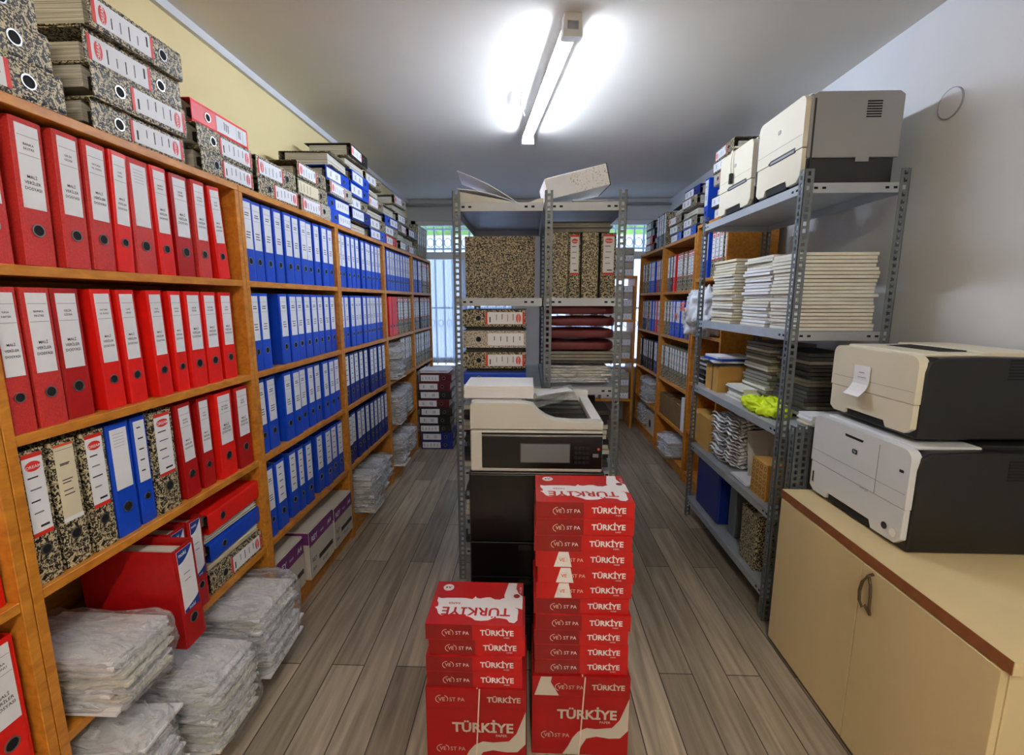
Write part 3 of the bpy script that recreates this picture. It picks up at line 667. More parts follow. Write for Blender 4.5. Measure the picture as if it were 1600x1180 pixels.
# brown archive box and white magazine box
m = MB(); m.box(-.13, .13, -.3, .3, 0, .19, 'cardboard_dark')
o = thing('archive_box', 'long brown cardboard box in the middle right bookcase, fourth row', 'box', (RX0+.15, 3.98, RZ[4]+.0005)); m.build('box', o, bevel=.003)
for k in range(5): q = MB(); q.box(-.125, .125, -.29+k*.118, -.19+k*.118, .19, .194, 'cardboard_dark'); q.build('flap', o)
m = MB(); m.box(-.12, .12, -.05, .05, 0, .27, 'paper'); o = m.build('document_box', None, (RX0+.13, 3.6, RZ[4]+.0005), bevel=.003); tag(o, 'white document box at the near end of the middle right bookcase', 'box')
bundle('clear-wrapped bundle on the floor row of the middle right bookcase', RX0+.08, 3.86, RZ[5]+.001, .3, .3, .16, 41)
bundle('clear-wrapped bundle in the fourth row of the far right bookcase', RX0+.1, 4.72, RZ[4]+.001, .26, .3, .24, 42)
m = MB(); m.box(-.12, .12, -.13, .13, 0, .2, 'kraft_white'); m.cyl((0, .09), .04, -.1205, -.119, 0, 'charcoal'); tag(m.build('carton_box', None, (RX0+.13, 4.55, RZ[5]+.0005), bevel=.004), 'pale carton with a dark round mark, low in the far right bookcase', 'box')
bundle('clear-wrapped bundle at the bottom of the far right bookcase', RX0+.12, 4.92, RZ[5]+.001, .26, .26, .22, 43)
# white shopping bag and hanging stuff in the near right bookcase
t = thing('shopping_bag', 'crumpled white plastic shopping bag with red letters beside the metal rack post', 'bag', (RX0+.0, 3.22, RZN[2]+.001))
lump(.26, .29, .3, 'bag_white', .05, 51, res=40, power=.8, freq=13).build('bag', t)
b = MB(); b.text('at', .12, TXn(-.182, -.06, .17), 'band_orange', bold=.03); b.text('M', .08, TXn(-.182, .07, .1), 'band_orange', bold=.03); b.build('printed_letters', t)
sheet_pile('paper_pile', 'white papers stacked in the near right bookcase below the shopping bag', 'papers', RX0+.03, RX0+.24, 3.22, 3.43, RZN[3]+.001, .2, 16, ['paper', 'black', 'booklet'], .02, seed=12)
sheet_pile('paper_pile', 'dark papers stacked beside the white ones in the near right bookcase', 'papers', RX0+.02, RX0+.25, 2.99, 3.18, RZN[3]+.001, .16, 12, ['folder_dark', 'booklet'], .01, seed=13)
for k in range(2):
    m = MB(); m.box(-.12, .12, -.12, .12, 0, .17, 'cardboard'); tag(m.build('carton_box', None, (RX0+.14, 3.1+k*.245, RZN[4]+.0005), bevel=.003), 'small brown carton low in the right bookcase behind the rack, %s one' % ('nearer', 'farther')[k], 'box')

# ------------------------------------------------------------------ slotted steel racks
def slotted(b, x0, y0, z0, z1, sx, sy, w=.036, t=.002, pitch=.026, m='steel_dark'):
    """L post with its corner at (x0,y0); flanges run sx along X and sy along Y; real slots"""
    for ax, sg in ((0, sx), (1, sy)):
        def B(a0, a1, zz0, zz1):
            lo, hi = sorted((sg*a0, sg*a1)); tt = sorted((0, (sy if ax == 0 else sx)*t))
            if ax == 0: b.box(x0+lo, x0+hi, y0+tt[0], y0+tt[1], zz0, zz1, m)
            else: b.box(x0+tt[0], x0+tt[1], y0+lo, y0+hi, zz0, zz1, m)
        B(0, w*.32, z0, z1); B(w*.68, w, z0, z1)
        n = int((z1-z0)/pitch)
        for i in range(n+1):
            a = z0+i*pitch-.0055+(pitch/2 if ax else 0); B(w*.32, w*.68, max(z0, a), min(z1, a+.0105))
def shelf_tray(b, x0, x1, y0, y1, z, lip=.036, m='steel'):
    t = .0015
    b.box(x0, x1, y0, y1, z-t, z, m)
    for q in ((x0, x1, y0, y0+t), (x0, x1, y1-t, y1), (x0, x0+t, y0, y1), (x1-t, x1, y0, y1)): b.box(q[0], q[1], q[2], q[3], z-lip, z-t, m)
    for e in (1, -1):
        for k in range(2 if x1-x0 < .5 else 3):
            c = (x0+.045+k*.03) if e > 0 else (x1-.045-k*.03)
            for yy in (y0-.0004, y1+.0004): b.box(c-.007, c+.007, min(yy, yy), max(yy, yy)+.0004, z-lip*.62, z-lip*.38, 'inner_black')
            c = (y0+.045+k*.03) if e > 0 else (y1-.045-k*.03)
            for xx in (x0-.0006, x1+.0002): b.box(xx, xx+.0004, c-.007, c+.007, z-lip*.62, z-lip*.38, 'inner_black')
def rack(label, x0, x1, y0, y1, H, zs):
    t = thing('metal_rack', label, 'shelf rack', ((x0+x1)/2, (y0+y1)/2, 0)); ox, oy = (x0+x1)/2, (y0+y1)/2
    for px, py, sx, sy in ((x0, y0, 1, 1), (x1, y0, -1, 1), (x0, y1, 1, -1), (x1, y1, -1, -1)):
        b = MB(); slotted(b, px-ox, py-oy, 0, H, sx, sy); b.build('slotted_post', t)
    for z in zs:
        b = MB(); shelf_tray(b, x0-ox+.003, x1-ox-.003, y0-oy+.003, y1-oy-.003, z); b.build('shelf', t)
    return t
rack('tall grey slotted steel rack at the right wall, two printers on top', 1.03, 1.417, 1.885, 2.92, 1.875, (1.825, 1.268, .87, .497, .135))
CZ = (1.815, 1.4, .99, .58, .17)
t = thing('metal_rack', 'two-bay slotted steel rack in the middle of the room behind the copier', 'shelf rack', (.044, 2.565, 0))
for px, sx in ((-.384, 1), (.025, 1), (.384, -1)):
    for py, sy in ((-.415, 1), (.415, -1)):
        b = MB(); slotted(b, px, py, 0, 1.865, sx, sy); b.build('slotted_post', t)
for zc in CZ:
    for a0, a1 in ((-.381, .018), (.022, .381)):
        b = MB(); shelf_tray(b, a0, a1, -.412, .412, zc); b.build('shelf', t)

# --- content of right rack
def booklets(x0, x1, y0, y1, z0, n, t, mts, where, group, seed, jit=.009, name='booklet', cat='booklet', desc='white'):
    r = random.Random(seed); meshes = []
    for mt in mts:
        b = MB(); b.box(-(x1-x0)/2, (x1-x0)/2, -(y1-y0)/2, (y1-y0)/2, 0, t*(.98 if cat == 'folder' and desc == 'maroon' else .8), mt); meshes.append(b.mesh(name))
    for i in range(n):
        o = link(name, meshes[r.randrange(len(meshes))], None, ((x0+x1)/2+r.uniform(-jit, jit), (y0+y1)/2+r.uniform(-jit, jit), z0+i*t), (0, 0, r.uniform(-.03, .03)))
        tag(o, '%s %s in %s, %s from the bottom' % (desc, cat, where, ORD[i+1] if i < 30 else 'near top'), cat, group)
GB = 'paper booklets piled on the rack shelf'
Zb = 1.2692
booklets(1.06, 1.27, 2.5, 2.77, Zb, 22, .0152, ['booklet_cream', 'booklet'], 'the far cream pile on the rack', GB, 1, desc='cream')
booklets(1.09, 1.3, 2.19, 2.45, Zb, 22, .0148, ['booklet', 'paper'], 'the middle pile on the rack', GB, 2, desc='white')
booklets(1.075, 1.375, 1.93, 2.14, Zb, 21, .0148, ['booklet'], 'the near pile beside the front post', GB, 3, desc='pale')
# shelf 3
t = thing('document_carton', 'brown open carton holding documents, behind the front rack post', 'box', (1.15, 2.74, .8705))
b = MB()
for q in ((-.075, .075, -.09, -.087), (-.075, .075, .087, .09), (-.075, -.072, -.087, .087), (.072, .075, -.087, .087)): b.box(*q, 0, .15, 'cardboard')
b.box(-.072, .072, -.087, .087, 0, .003, 'cardboard'); b.box(-.0755, -.075, -.02, .0, 0, .15, 'cardboard_dark'); b.build('box', t)
b = MB(); b.box(-.068, .068, -.083, .083, .003, .155, 'booklet'); b.build('documents', t)
for k, (mt, nm, dz, a) in enumerate([('charcoal', 'black folder', 0, .1), ('paper', 'white paper wad', .012, -.15), ('blue', 'blue folder', .026, .2), ('paper', 'white folded sheet', .038, .0)]):
    m = MB(); m.box(-.1, .1, -.09, .09, 0, .011, mt); o = m.build('folder', None, (1.16, 2.73, 1.027+dz), (0, 0, a)); tag(o, '%s lying on the brown open carton' % nm, 'folder')
GF = 'grey folders piled on the rack shelf'
booklets(1.18, 1.39, 2.3, 2.56, .871, 20, .0155, ['folder_grey', 'booklet', 'folder_grey'], 'the farther grey pile on the rack', GF, 5, .012, 'card_folder', 'folder', 'grey')
booklets(1.2, 1.39, 2.02, 2.27, .871, 18, .0165, ['folder_grey', 'folder_dark', 'folder_dark'], 'the nearer dark pile behind the post', GF, 6, .012, 'card_folder', 'folder', 'dark')
sheet_pile('paper_pile', 'white papers lying in front of the grey folder pile', 'papers', 1.1, 1.18, 2.38, 2.58, .871, .07, 9, ['paper', 'booklet'], .01, seed=21)
sheet_pile('paper_pile', 'pale forms lying at the near end of the rack shelf', 'papers', 1.16, 1.37, 1.9, 2.0, .871, .05, 6, ['paper', 'booklet_cream', 'paper'], .006, seed=22)
t = thing('safety_vest', 'bright yellow high-visibility vest dropped on the rack shelf', 'vest', (1.12, 2.2, .8706))
lump(.13, .3, .05, 'vest', .032, 61, res=40, power=.8, freq=16).build('fabric', t)
# shelf 4
for k in range(14):
    r = random.Random(70+k); b = MB(); pts = []
    n = 7
    for i in range(n+1):
        for j in range(n+1):
            x, y = (i/n-.5)*.21, (j/n-.5)*.26; zz = .03*noise.noise(Vector((x*16, y*16, 5+k*.02)))+.012*math.sin(x*25)
            pts.append((x, y, max(0, zz+.02)))
    for i in range(n):
        for j in range(n): a = i*(n+1)+j; b.quad([pts[a], pts[a+n+1], pts[a+n+2], pts[a+1]], 'paper', True)
    o = b.build('crumpled_sheet', None, (1.175+r.uniform(-.012, .012), 2.55+r.uniform(-.012, .012), .503+k*.0185), (0, 0, r.uniform(-.03, .03)))
    md = o.modifiers.new('thickness', 'SOLIDIFY'); md.thickness = .004
    tag(o, 'creased white sheet in the messy paper pile, %s from the bottom' % ORD[k+1], 'paper sheet', 'creased sheets on the fourth rack shelf')
m = MB(); m.box(-.1, .1, -.09, .09, 0, .2, 'cardboard'); tag(m.build('carton_box', None, (1.17, 2.8, .4975), bevel=.003), 'brown carton on the fourth rack shelf beyond the creased paper', 'box')
b = MB(); b.quad([(-.1, -.0, 0), (.1, .03, 0), (.11, .05, .24), (-.09, .06, .23)], 'kraft_white'); o = b.build('card_sheet', None, (1.22, 2.3, .4985)); md = o.modifiers.new('thickness', 'SOLIDIFY'); md.thickness = .004
tag(o, 'pale card sheet leaning on the creased paper pile', 'card sheet')
t = thing('patterned_box', 'small patterned brown box beside the front rack post', 'box', (1.12, 2.08, .4975)); b = MB(); b.box(-.06, .06, -.07, .07, 0, .17, 'cardboard')
b.build('box', t, bevel=.002); b = MB()
for i in range(5):
    for j in range(4): b.ringx(-.055+j*.035, .02+i*.032, .008, .0115, -.0608, -.06, 'cardboard_dark', 10)
b.build('pattern', t)
sheet_pile('paper_pile', 'white sheets lying flat before the patterned box', 'papers', 1.06, 1.22, 2.18, 2.36, .498, .012, 4, 'paper', .006, seed=23)
# shelf 5
m = MB(); m.box(-.13, .13, -.17, .17, 0, .3, 'navy'); tag(m.build('storage_box', None, (1.2, 2.68, .1355), bevel=.008), 'dark blue storage box on the lowest rack shelf', 'box')
t = thing('magazine_file', 'black mottled open-topped file on the lowest rack shelf', 'magazine file', (1.17, 2.13, .1355)); b = MB()
for q in ((-.11, .11, -.075, -.072), (-.11, .11, .072, .075), (-.11, -.107, -.072, .072), (.107, .11, -.072, .072)): b.box(*q, 0, .27, 'mottled')
b.box(-.107, .107, -.072, .072, 0, .003, 'mottled'); b.build('shell', t); b = MB(); b.prism([(-.09, .02), (.09, .02), (.09, .31), (-.09, .25)], -.03, -.026, 1, 'paper'); b.prism([(-.09, .02), (.09, .02), (.09, .25), (-.09, .24)], .0, .03, 1, 'booklet'); b.build('papers', t)
m = MB(); m.box(-.1, .1, -.04, .04, 0, .27, 'steel_dark'); tag(m.build('metal_case', None, (1.2, 2.4, .1355), bevel=.004), 'grey metal case between blue box and mottled file', 'box')
# bundle of spare slotted posts between rack and cabinet
for k in range(6):
    b = MB(); slotted(b, 0, 0, 0, .9, 1, 1, .036, .002, .026, 'steel_dark')
    tag(b.build('spare_post', None, (1.045+k*.034, 1.805+(k % 2)*.012, .001)), 'short slotted steel post standing between rack and cabinet, %s from the aisle' % ORD[k+1], 'metal post', 'spare slotted posts by the rack')
m = MB(); m.box(0, .16, 0, .02, 0, .88, 'steel'); tag(m.build('steel_sheet', None, (1.25, 1.8, .001), bevel=.002), 'flat steel panel standing behind the white printers', 'metal panel')

# ------------------------------------------------------------------ content of centre rack
GC = 'mottled binders in the centre rack'
def upr(col, w, lab, x, y, z, ang, text, bd=BD, bh=BH): return binder(col, w, lab, (x, y, z+.001), (0, 0, math.radians(ang)), text, GC, bd=bd, bh=bh, ring=False)
# upper compartment: covers to the camera (spine facing -X/+X), then spines
upr(mo, .075, 'oval', -.315, 2.40, CZ[1], 180, 'mottled binder turned cover-on, at the left of the upper rack opening', bd=.345)
upr(mo, .075, 'oval', -.315, 2.50, CZ[1], 180, 'mottled binder right behind the cover-on one in the upper rack opening', bd=.345)
upr(mo, .055, 'oval', .215, 2.27, CZ[1], -90, 'mottled binder with red-banded label, left one in the right upper rack opening')
upr(mo, .075, None, .285, 2.24, CZ[1], -90, 'mottled binder without label, between two labelled ones in the rack')
upr(mo, .07, 'oval', .372, 2.26, CZ[1], -89, 'mottled binder with red-banded label next to the right rack post')
upr(mo, .1, None, .132, 2.235, CZ[1], -90, 'mottled plain binder next to the middle rack post')
sheet_pile('paper_pile', 'dark folders lying across the mottled binders under the rack top', 'folders', .09, .38, 2.25, 2.5, CZ[1]+BH+.003, .05, 5, ['folder_dark', 'charcoal', 'folder_grey'], .008, seed=31)
# middle compartment left
for k, (c, l, w) in enumerate([('blue', None, .06), (mo, 'oval', .078), (mp_, 'marks', .082), (mo, 'oval', .08)]):
    zz = CZ[2]+.001+sum((.078, .098, .1, .1)[:k])
    lying(c, w, l, -.16, 2.2, zz, -90, 'ring', '%s binder lying flat in the left middle rack opening, %s from the bottom' % (CDESC[c], ORD[k+1]), 'flat binders in the centre rack', random.uniform(-1, 1))
    if k: sheet_pile('paper_pile', 'thin paper layer under the %s flat binder of the left rack opening' % ORD[k+1], 'papers', -.3, -.03, 2.23, 2.46, zz-.019, .017, 3, 'folder_dark', .004, seed=33+k)
# middle right: maroon folders, dark folders, wrapped white
for k in range(4):
    b = lump(.33, .26, .042, 'maroon', .008, 90+k, power=.3, freq=6); tag(b.build('cloth_folder', None, (.237, 2.325, CZ[2]+.168+k*.0555)), 'soft maroon folder in the centre rack, %s from the bottom' % ORD[k+1], 'folder', 'maroon folders in the centre rack')
booklets(.08, .4, 2.2, 2.45, CZ[2]+.105, 4, .0148, ['folder_dark', 'folder_grey'], 'the dark layer under the maroon folders', 'dark folders in the centre rack', 10, .004, 'card_folder', 'folder', 'dark grey')
bundle('clear-wrapped white papers under the dark folders in the centre rack', .235, 2.33, CZ[2]+.001, .33, .28, .095, 81, ruf=.006)
m = MB(); m.box(-.1, .1, -.03, .03, 0, .2, 'folder_dark'); 
for k, (xx, mt) in enumerate([(-.22, 'charcoal'), (-.08, 'folder_dark'), (.15, 'navy'), (.3, 'charcoal')]):
    m = MB(); m.box(-.06, .06, -.13, .13, 0, .3, mt); tag(m.build('archive_box', None, (xx, 2.6, CZ[3]+.0005), bevel=.003), 'dark archive box behind the copier, %s from the left' % ORD[k+1], 'box', 'dark boxes low in the centre rack')
booklets(.09, .39, 2.2, 2.42, CZ[3]+.001, 12, .024, ['folder_dark', 'booklet', 'charcoal'], 'the low rack pile right of the copier', 'folders low in the centre rack', 14, .012, 'card_folder', 'folder', 'worn')
# lower end-on binders in the left column (seen left of the copier)
booklets(-.31, -.04, 2.2, 2.42, CZ[4]+.001, 12, .026, ['folder_dark', 'booklet', 'steel'], 'the lowest left rack pile', 'folders low in the centre rack', 15, .012, 'card_folder', 'folder', 'pale')
booklets(-.31, -.04, 2.2, 2.42, CZ[3]+.001, 12, .026, ['folder_dark', 'booklet', 'charcoal'], 'the left rack pile behind the copier', 'folders low in the centre rack', 16, .012, 'card_folder', 'folder', 'dark')
# things on top
def wedge_folder(name, label, x, y, z, w, d, h0, h1, rot, mt='label', spread=.06, tilt=0):
    t = thing(name, label, 'folder', (x, y, z), (0, tilt, rot), 'folders on top of the centre rack')
    for k, (a, c) in enumerate(((0, h0), (spread, h1))):
        b = MB(); n = 8
        top = [(-w/2+w*i/n, a*(1-i/n)+.012*math.sin(PI*i/n)+c*(1-i/n)) for i in range(n+1)]
        b.prism(top+[(p, q-.003) for p, q in top[::-1]], -d/2, d/2, 1, mt); b.build('cover', t)
    b = MB(); b.prism([(-w/2+.01, .002), (w/2-.02, .002), (w/2-.02, .006), (-w/2+.01, h0*.8)], -d/2+.01, d/2-.01, 1, 'booklet'); b.build('papers', t)
    return t
wedge_folder('open_folder', 'white folder lying half open on top of the rack, left one', -.19, 2.3, CZ[0]+.005, .27, .24, .06, .075, .05)
t = thing('open_folder', 'white printed folder propped up and fanned open on the rack top', 'folder', (-.17, 2.45, CZ[0]+.001), (0, 0, 0), 'folders on top of the centre rack')
b = MB(); b.prism([(-.1, .11), (-.065, .165), (.14, .012), (.13, .004)], .02, .025, 1, 'label'); b.build('cover', t)
b = MB(); b.prism([(-.1, .05), (-.09, .1), (.13, .004), (.1, .0)], -.0, .015, 1, 'booklet'); b.build('papers', t)
m = MB(); m.prism([(-.05, 0), (.06, 0), (.06, .035), (.04, .035)], -.05, .05, 1, 'cream_label'); tag(m.build('paper_wedge', None, (.005, 2.3, CZ[0]+.001)), 'small folded cream card on the rack top by the middle post', 'card')
t = thing('box_file', 'pale speckled box file tilted upward on the rack top, right side', 'box file', (.08, 2.3, CZ[0]+.0155), (0, math.radians(-14), math.radians(4)))
b = MB(); b.box(0, .28, -.12, .12, .0, .09, 'speckled_white'); b.quad([(.002, -.1206, .002), (.13, -.1206, .002), (.1, -.1206, .088), (.002, -.1206, .088)], 'label'); b.build('case', t, bevel=.002)
b = MB(); b.box(.2801, .283, -.12, .12, -.002, .092, 'black'); b.build('end_panel', t)
sheet_pile('paper_pile', 'thin papers under the raised end of the pale box file', 'papers', .2, .36, 2.22, 2.42, CZ[0]+.0006, .02, 4, ['booklet', 'folder_grey'], .008, seed=40)

# ------------------------------------------------------------------ back shelf with papers (right of the centre rack)
bx0, bx1 = .435, 1.135
t = thing('low_bookcase', 'dark orange wood bookcase below the right back window, piled with papers', 'bookcase', ((bx0+bx1)/2, 5.2, 0))
for nm, q in (('side_panel', (bx0, bx0+TH, 5.02, 5.38, 0, 1.62)), ('side_panel', (bx1-TH, bx1, 5.02, 5.38, 0, 1.62)), ('top_board', (bx0, bx1, 5.02, 5.38, 1.62, 1.642)), ('shelf', (bx0+TH, bx1-TH, 5.03, 5.38, 1.16, 1.182)), ('shelf', (bx0+TH, bx1-TH, 5.03, 5.38, .74, .762)), ('shelf', (bx0+TH, bx1-TH, 5.03, 5.38, .3, .322))):
    b = MB(); b.box(q[0]-(bx0+bx1)/2, q[1]-(bx0+bx1)/2, q[2]-5.2, q[3]-5.2, q[4], q[5], 'orange_wood'); b.build(nm, t)
GK = 'white binders piled in the low back bookcase'
for zi, (z0, n) in enumerate(((1.643, 4), (1.183, 5), (.763, 4), (.323, 4))):
    for c in range(2):
        for k in range(n):
            lying('printer_white' if (k+c) % 2 else mp_, .07, None if k % 2 else 'marks', .62+c*.33, 5.06, z0+.0005+k*.072, -90, 'ring', '%s binder on the low back bookcase, %s, %s pile, %s from bottom' % ('white' if (k+c) % 2 else 'pale', ('its top', 'its first shelf', 'its second shelf', 'its third shelf')[zi], ('left', 'right')[c], ORD[k+1]), GK, random.uniform(-.8, .8))

# ------------------------------------------------------------------ cabinet right foreground
t = thing('low_cabinet', 'low pale wood cabinet with brown-edged top carrying two printers', 'cabinet', (1.27, 1.33, 0))
def cp(n, x0, x1, y0, y1, z0, z1, mt, bv=.0015):
    b = MB(); b.box(x0-1.27, x1-1.27, y0-1.33, y1-1.33, z0, z1, mt); return b.build(n, t, bevel=bv)
cp('side_panel', 1.015, 1.53, .9, .918, .0, .624, 'door_laminate'); cp('side_panel', 1.015, 1.53, 1.752, 1.77, .0, .624, 'door_laminate')
cp('back_panel', 1.525, 1.53, .918, 1.752, .03, .624, 'door_laminate'); cp('bottom_panel', 1.03, 1.525, .918, 1.752, .03, .048, 'door_laminate')
cp('plinth', 1.04, 1.055, .918, 1.752, 0, .03, 'charcoal')
b = MB(); b.box(-.27, .265, -.445, .445, .626, .658, 'door_laminate'); b.box(-.2715, -.27, -.445, .445, .626, .6575, 'edge_brown'); b.box(-.27, .265, -.4465, -.445, .626, .6575, 'door_laminate'); b.build('worktop', t)
d1 = cp('door', .997, 1.014, 1.317, 1.768, .022, .622, 'door_laminate'); d2 = cp('door', .997, 1.014, .902, 1.313, .022, .622, 'door_laminate')
b = MB(); hx = .997-1.27; hy = 1.268-1.33
b.tube([(hx-.001, hy, .612), (hx-.014, hy+.002, .606), (hx-.02, hy+.013, .58), (hx-.021, hy+.018, .55), (hx-.02, hy+.016, .52), (hx-.016, hy+.008, .503), (hx-.012, hy+.004, .512), (hx-.006, hy-.002, .5), (hx-.001, hy-.006, .488)], .0045, 'handle_bronze', 8)
b.tube([(hx-.012, hy+.002, .606), (hx-.013, hy-.01, .58), (hx-.013, hy-.014, .55), (hx-.012, hy-.013, .52), (hx-.006, hy-.008, .5), (hx-.001, hy-.006, .488)], .004, 'handle_bronze', 8); b.build('handle', d2)

# ------------------------------------------------------------------ printers
def rounded(y0, y1, z0, z1, r, n=6, corners=(1, 1, 1, 1)):
    out = []
    for (cy, cz, a), on in zip(((y1-r, z1-r, 0), (y0+r, z1-r, PI/2), (y0+r, z0+r, PI), (y1-r, z0+r, 1.5*PI)), corners):
        if on: out += [(cy+r*math.cos(a+PI/2*i/n), cz+r*math.sin(a+PI/2*i/n)) for i in range(n+1)]
        else: out.append((cy+r*math.copysign(1, math.cos(a+PI/4)), cz+r*math.copysign(1, math.sin(a+PI/4))))
    return out
def printer(label, loc, W, D, H, front, side, low, rot=0, style='big', group=None):
    t = thing('laser_printer', label, 'printer', loc, (0, 0, rot), group); hw = W/2
    b = MB(); # body, side outline in X-Z with rounded front top
    body = [(.018, .0), (D, 0), (D, H*.93), (D-.03, H*.97), (D*.45, H*.985), (.05, H*.97), (.025, H*.92), (.018, H*.8)]
    lowc = H*.3
    if style == 'rack':
        b.prism([(.018, lowc), (D, lowc), (D, H*.96), (D-.02, H), (.045, H), (.02, H*.95)], -hw, hw, 1, side)
        b.build('housing', t, bevel=.004)
        b = MB(); b.prism([(.02, 0), (D-.015, 0), (D-.015, lowc-.001), (.02, lowc-.001)], -hw+.004, hw-.004, 1, low); b.build('base', t, bevel=.003)
    else:
        b.prism(body, -hw, hw, 1, side); b.build('housing', t, bevel=.006)
    # front cover
    b = MB(); b.prism(rounded(-hw+.004, hw-.004, H*.42, H*.985, .03, corners=(1, 1, 0, 0)), 0, .03, 0, front)
    b.box(-.0004, .0, -hw+.01, hw-.01, H*.56, H*.563, 'charcoal')
    if style == 'big': b.box(-.0004, 0, -hw*.45-.0015, -hw*.45, H*.42, H*.93, 'charcoal')
    fc = b.build('front_cover', t, bevel=.003)
    b = MB(); b.prism([(-hw+.006, H*.415), (-hw+.006, H*.12), (-hw+.03, H*.05), (-hw*.45, H*.045), (-hw*.4, H*.12), (hw*.5, H*.12), (hw*.55, H*.045), (hw-.03, H*.045), (hw-.006, H*.1), (hw-.006, H*.415)][::-1], .002, .03, 0, front)
    tr = b.build('paper_tray', t, bevel=.003)
    b = MB(); b.box(.008, .028, -hw*.4, hw*.5, H*.035, H*.115, 'inner_black'); b.build('tray_handle', tr)
    # logo and detail
    b = MB(); b.prism(rounded(-.012, .012, H*.72, H*.72+.016, .005), -.001, -.0002, 0, 'charcoal' if style != 'rack' else 'printer_grey'); b.text('hp', .014, TXn(-.0014, 0, H*.72+.005), front, bold=.01)
    if style != 'top': b.build('logo', fc)
    if style == 'big':
        b = MB(); b.prism([(-.03, H*.875), (.05, H*.875), (.055, H*.9), (-.035, H*.9)], -.001, -.0002, 0, 'inner_black'); b.build('grip_slot', fc)
    # top with output recess
    b = MB(); zt = H*.985 if style != 'rack' else H
    b.box(.03, D*.5, -hw+.03, hw-.03, zt-.004, zt+.006, front); b.box(D*.5, D-.03, -hw+.03, hw-.03, zt-.01, zt+.012, front if style == 'top' else side)
    b.build('top_cover', t, bevel=.004)
    b = MB(); b.prism([(D*.3, zt+.0065), (D*.5, zt+.0065), (D*.5, zt+.010), (D*.3, zt+.0072)], -hw*.55, hw*.55, 1, 'inner_black'); b.build('output_slot', t)
    if style == 'rack':
        b = MB(); b.prism(rounded(-hw-.0012, hw+.0012, .012, H*.995, .03, corners=(1, 1, 0, 0)), .0305, .037, 0, 'charcoal'); b.build('seam', t)
        b = MB(); b.prism([(-hw*.72, H*.40), (hw*.35, H*.40), (hw*.42, H*.43), (hw*.3, H*.455), (-hw*.72, H*.455)], -.0008, .002, 0, 'charcoal'); b.prism([(-hw*.68, H*.41), (hw*.32, H*.41), (hw*.28, H*.435), (-hw*.68, H*.435)], -.0014, -.0008, 0, 'printer_grey'); b.build('grip_slot', fc)
    # side grille towards the camera (-Y face)
    b = MB(); gx = D*.62
    for k in range(7): b.box(gx, gx+.055, -hw-.0008, -hw, H*.72+k*.009, H*.72+k*.009+.005, 'inner_black')
    b.build('vent_grille', t)
    return t
p1 = printer('big white laser printer with black sides standing on the cabinet', (1.09, 1.535, .659), .46, .43, .312, 'printer_white', 'printer_black', 'printer_black')
b = MB(); b.cyl((-.16, .052), .011, -.0008, .0, 0, 'charcoal'); b.cyl((-.195, .045), .0125, -.0012, .0, 0, 'copier_white'); b.box(-.001, 0, -.205, -.19, .235, .243, 'charcoal'); b.box(-.001, 0, .2, .206, .05, .09, 'charcoal')
b.text('LaserJet', .012, TXn(-.0008, -.06, .125), 'grey_ink'); b.build('front_details', p1)
p2 = printer('beige and black laser printer stacked on the white printer, note on its front', (1.125, 1.56, .9835), .385, .40, .25, 'printer_beige', 'printer_black', 'printer_black', style='top')
b = MB(); n = 8
prof = [(-.003-.03*max(0, (i-4)/4)**2, .19-.1*i/n) for i in range(n+1)]
for i in range(n): a, c = prof[i], prof[i+1]; b.quad([(a[0], .07, a[1]), (a[0], -.005, a[1]), (c[0], -.005, c[1]), (c[0], .07, c[1])], 'paper')
o = b.build('paper_note', p2); md = o.modifiers.new('thickness', 'SOLIDIFY'); md.thickness = .0008
b = MB(); b.box(-.0045, -.0032, .02, .045, .165, .168, 'light_marks'); b.box(-.0045, -.0032, .01, .05, .15, .152, 'light_marks'); b.build('note_writing', o)
printer('large beige and grey laser printer on top of the right rack, nearer one', (1.038, 2.115, 1.826), .365, .36, .335, 'printer_beige', 'printer_grey', 'charcoal', style='rack')
p4 = printer('beige laser printer on top of the right rack, farther one with loose cable', (1.04, 2.54, 1.826), .38, .36, .315, 'printer_beige', 'printer_grey', 'charcoal', style='rack')
b = MB(); b.tube([(.05, .02, .328), (.0, .02, .33), (-.012, .02, .31), (-.014, .025, .24), (-.012, .015, .2)], .004, 'printer_beige'); b.box(-.02, -.006, .005, .022, .15, .2, 'black'); b.build('power_cable', p4)
b = MB(); b.box(.2, .25, -.1835, -.1825, .085, .115, 'printer_grey'); b.build('carry_grip', [o for o in COL.objects if o.get('label', '').startswith('large beige and grey')][0], bevel=.001)

# ------------------------------------------------------------------ copier
cx0, cx1, cy0, cy1 = -.215, .29, 1.62, 2.115
t = thing('copier', 'large black and cream multifunction copier in front of the centre rack', 'copier', ((cx0+cx1)/2, (cy0+cy1)/2, 0)); ox, oy = (cx0+cx1)/2, (cy0+cy1)/2
w = (cx1-cx0)/2; d = (cy1-cy0)/2
b = MB(); b.box(-w, w-.01, -d+.006, d, .04, .77, 'copier_black'); b.build('body', t, bevel=.006)
for k, (z0, z1) in enumerate(((.06, .2), (.205, .36), (.365, .5))):
    b = MB(); b.box(-w+.004, w-.014, -d-.004, -d+.006, z0, z1, 'copier_black'); dr = b.build('paper_drawer', t, bevel=.003)
    b = MB(); b.box(-.07, .07, -d-.007, -d-.004, z1-.03, z1-.012, 'charcoal'); b.build('drawer_handle', dr)
b = MB(); b.box(-w+.004, w-.014, -d-.004, -d+.006, .505, .765, 'copier_black'); fd = b.build('front_door', t, bevel=.003)
b = MB(); b.prism(rounded(-.008, .02, .695, .716, .005), -d-.0055, -d-.004, 1, 'copier_white'); b.text('hp', .015, TYn(.006, -d-.0062, .701), 'copier_black', bold=.01); b.build('logo', fd)
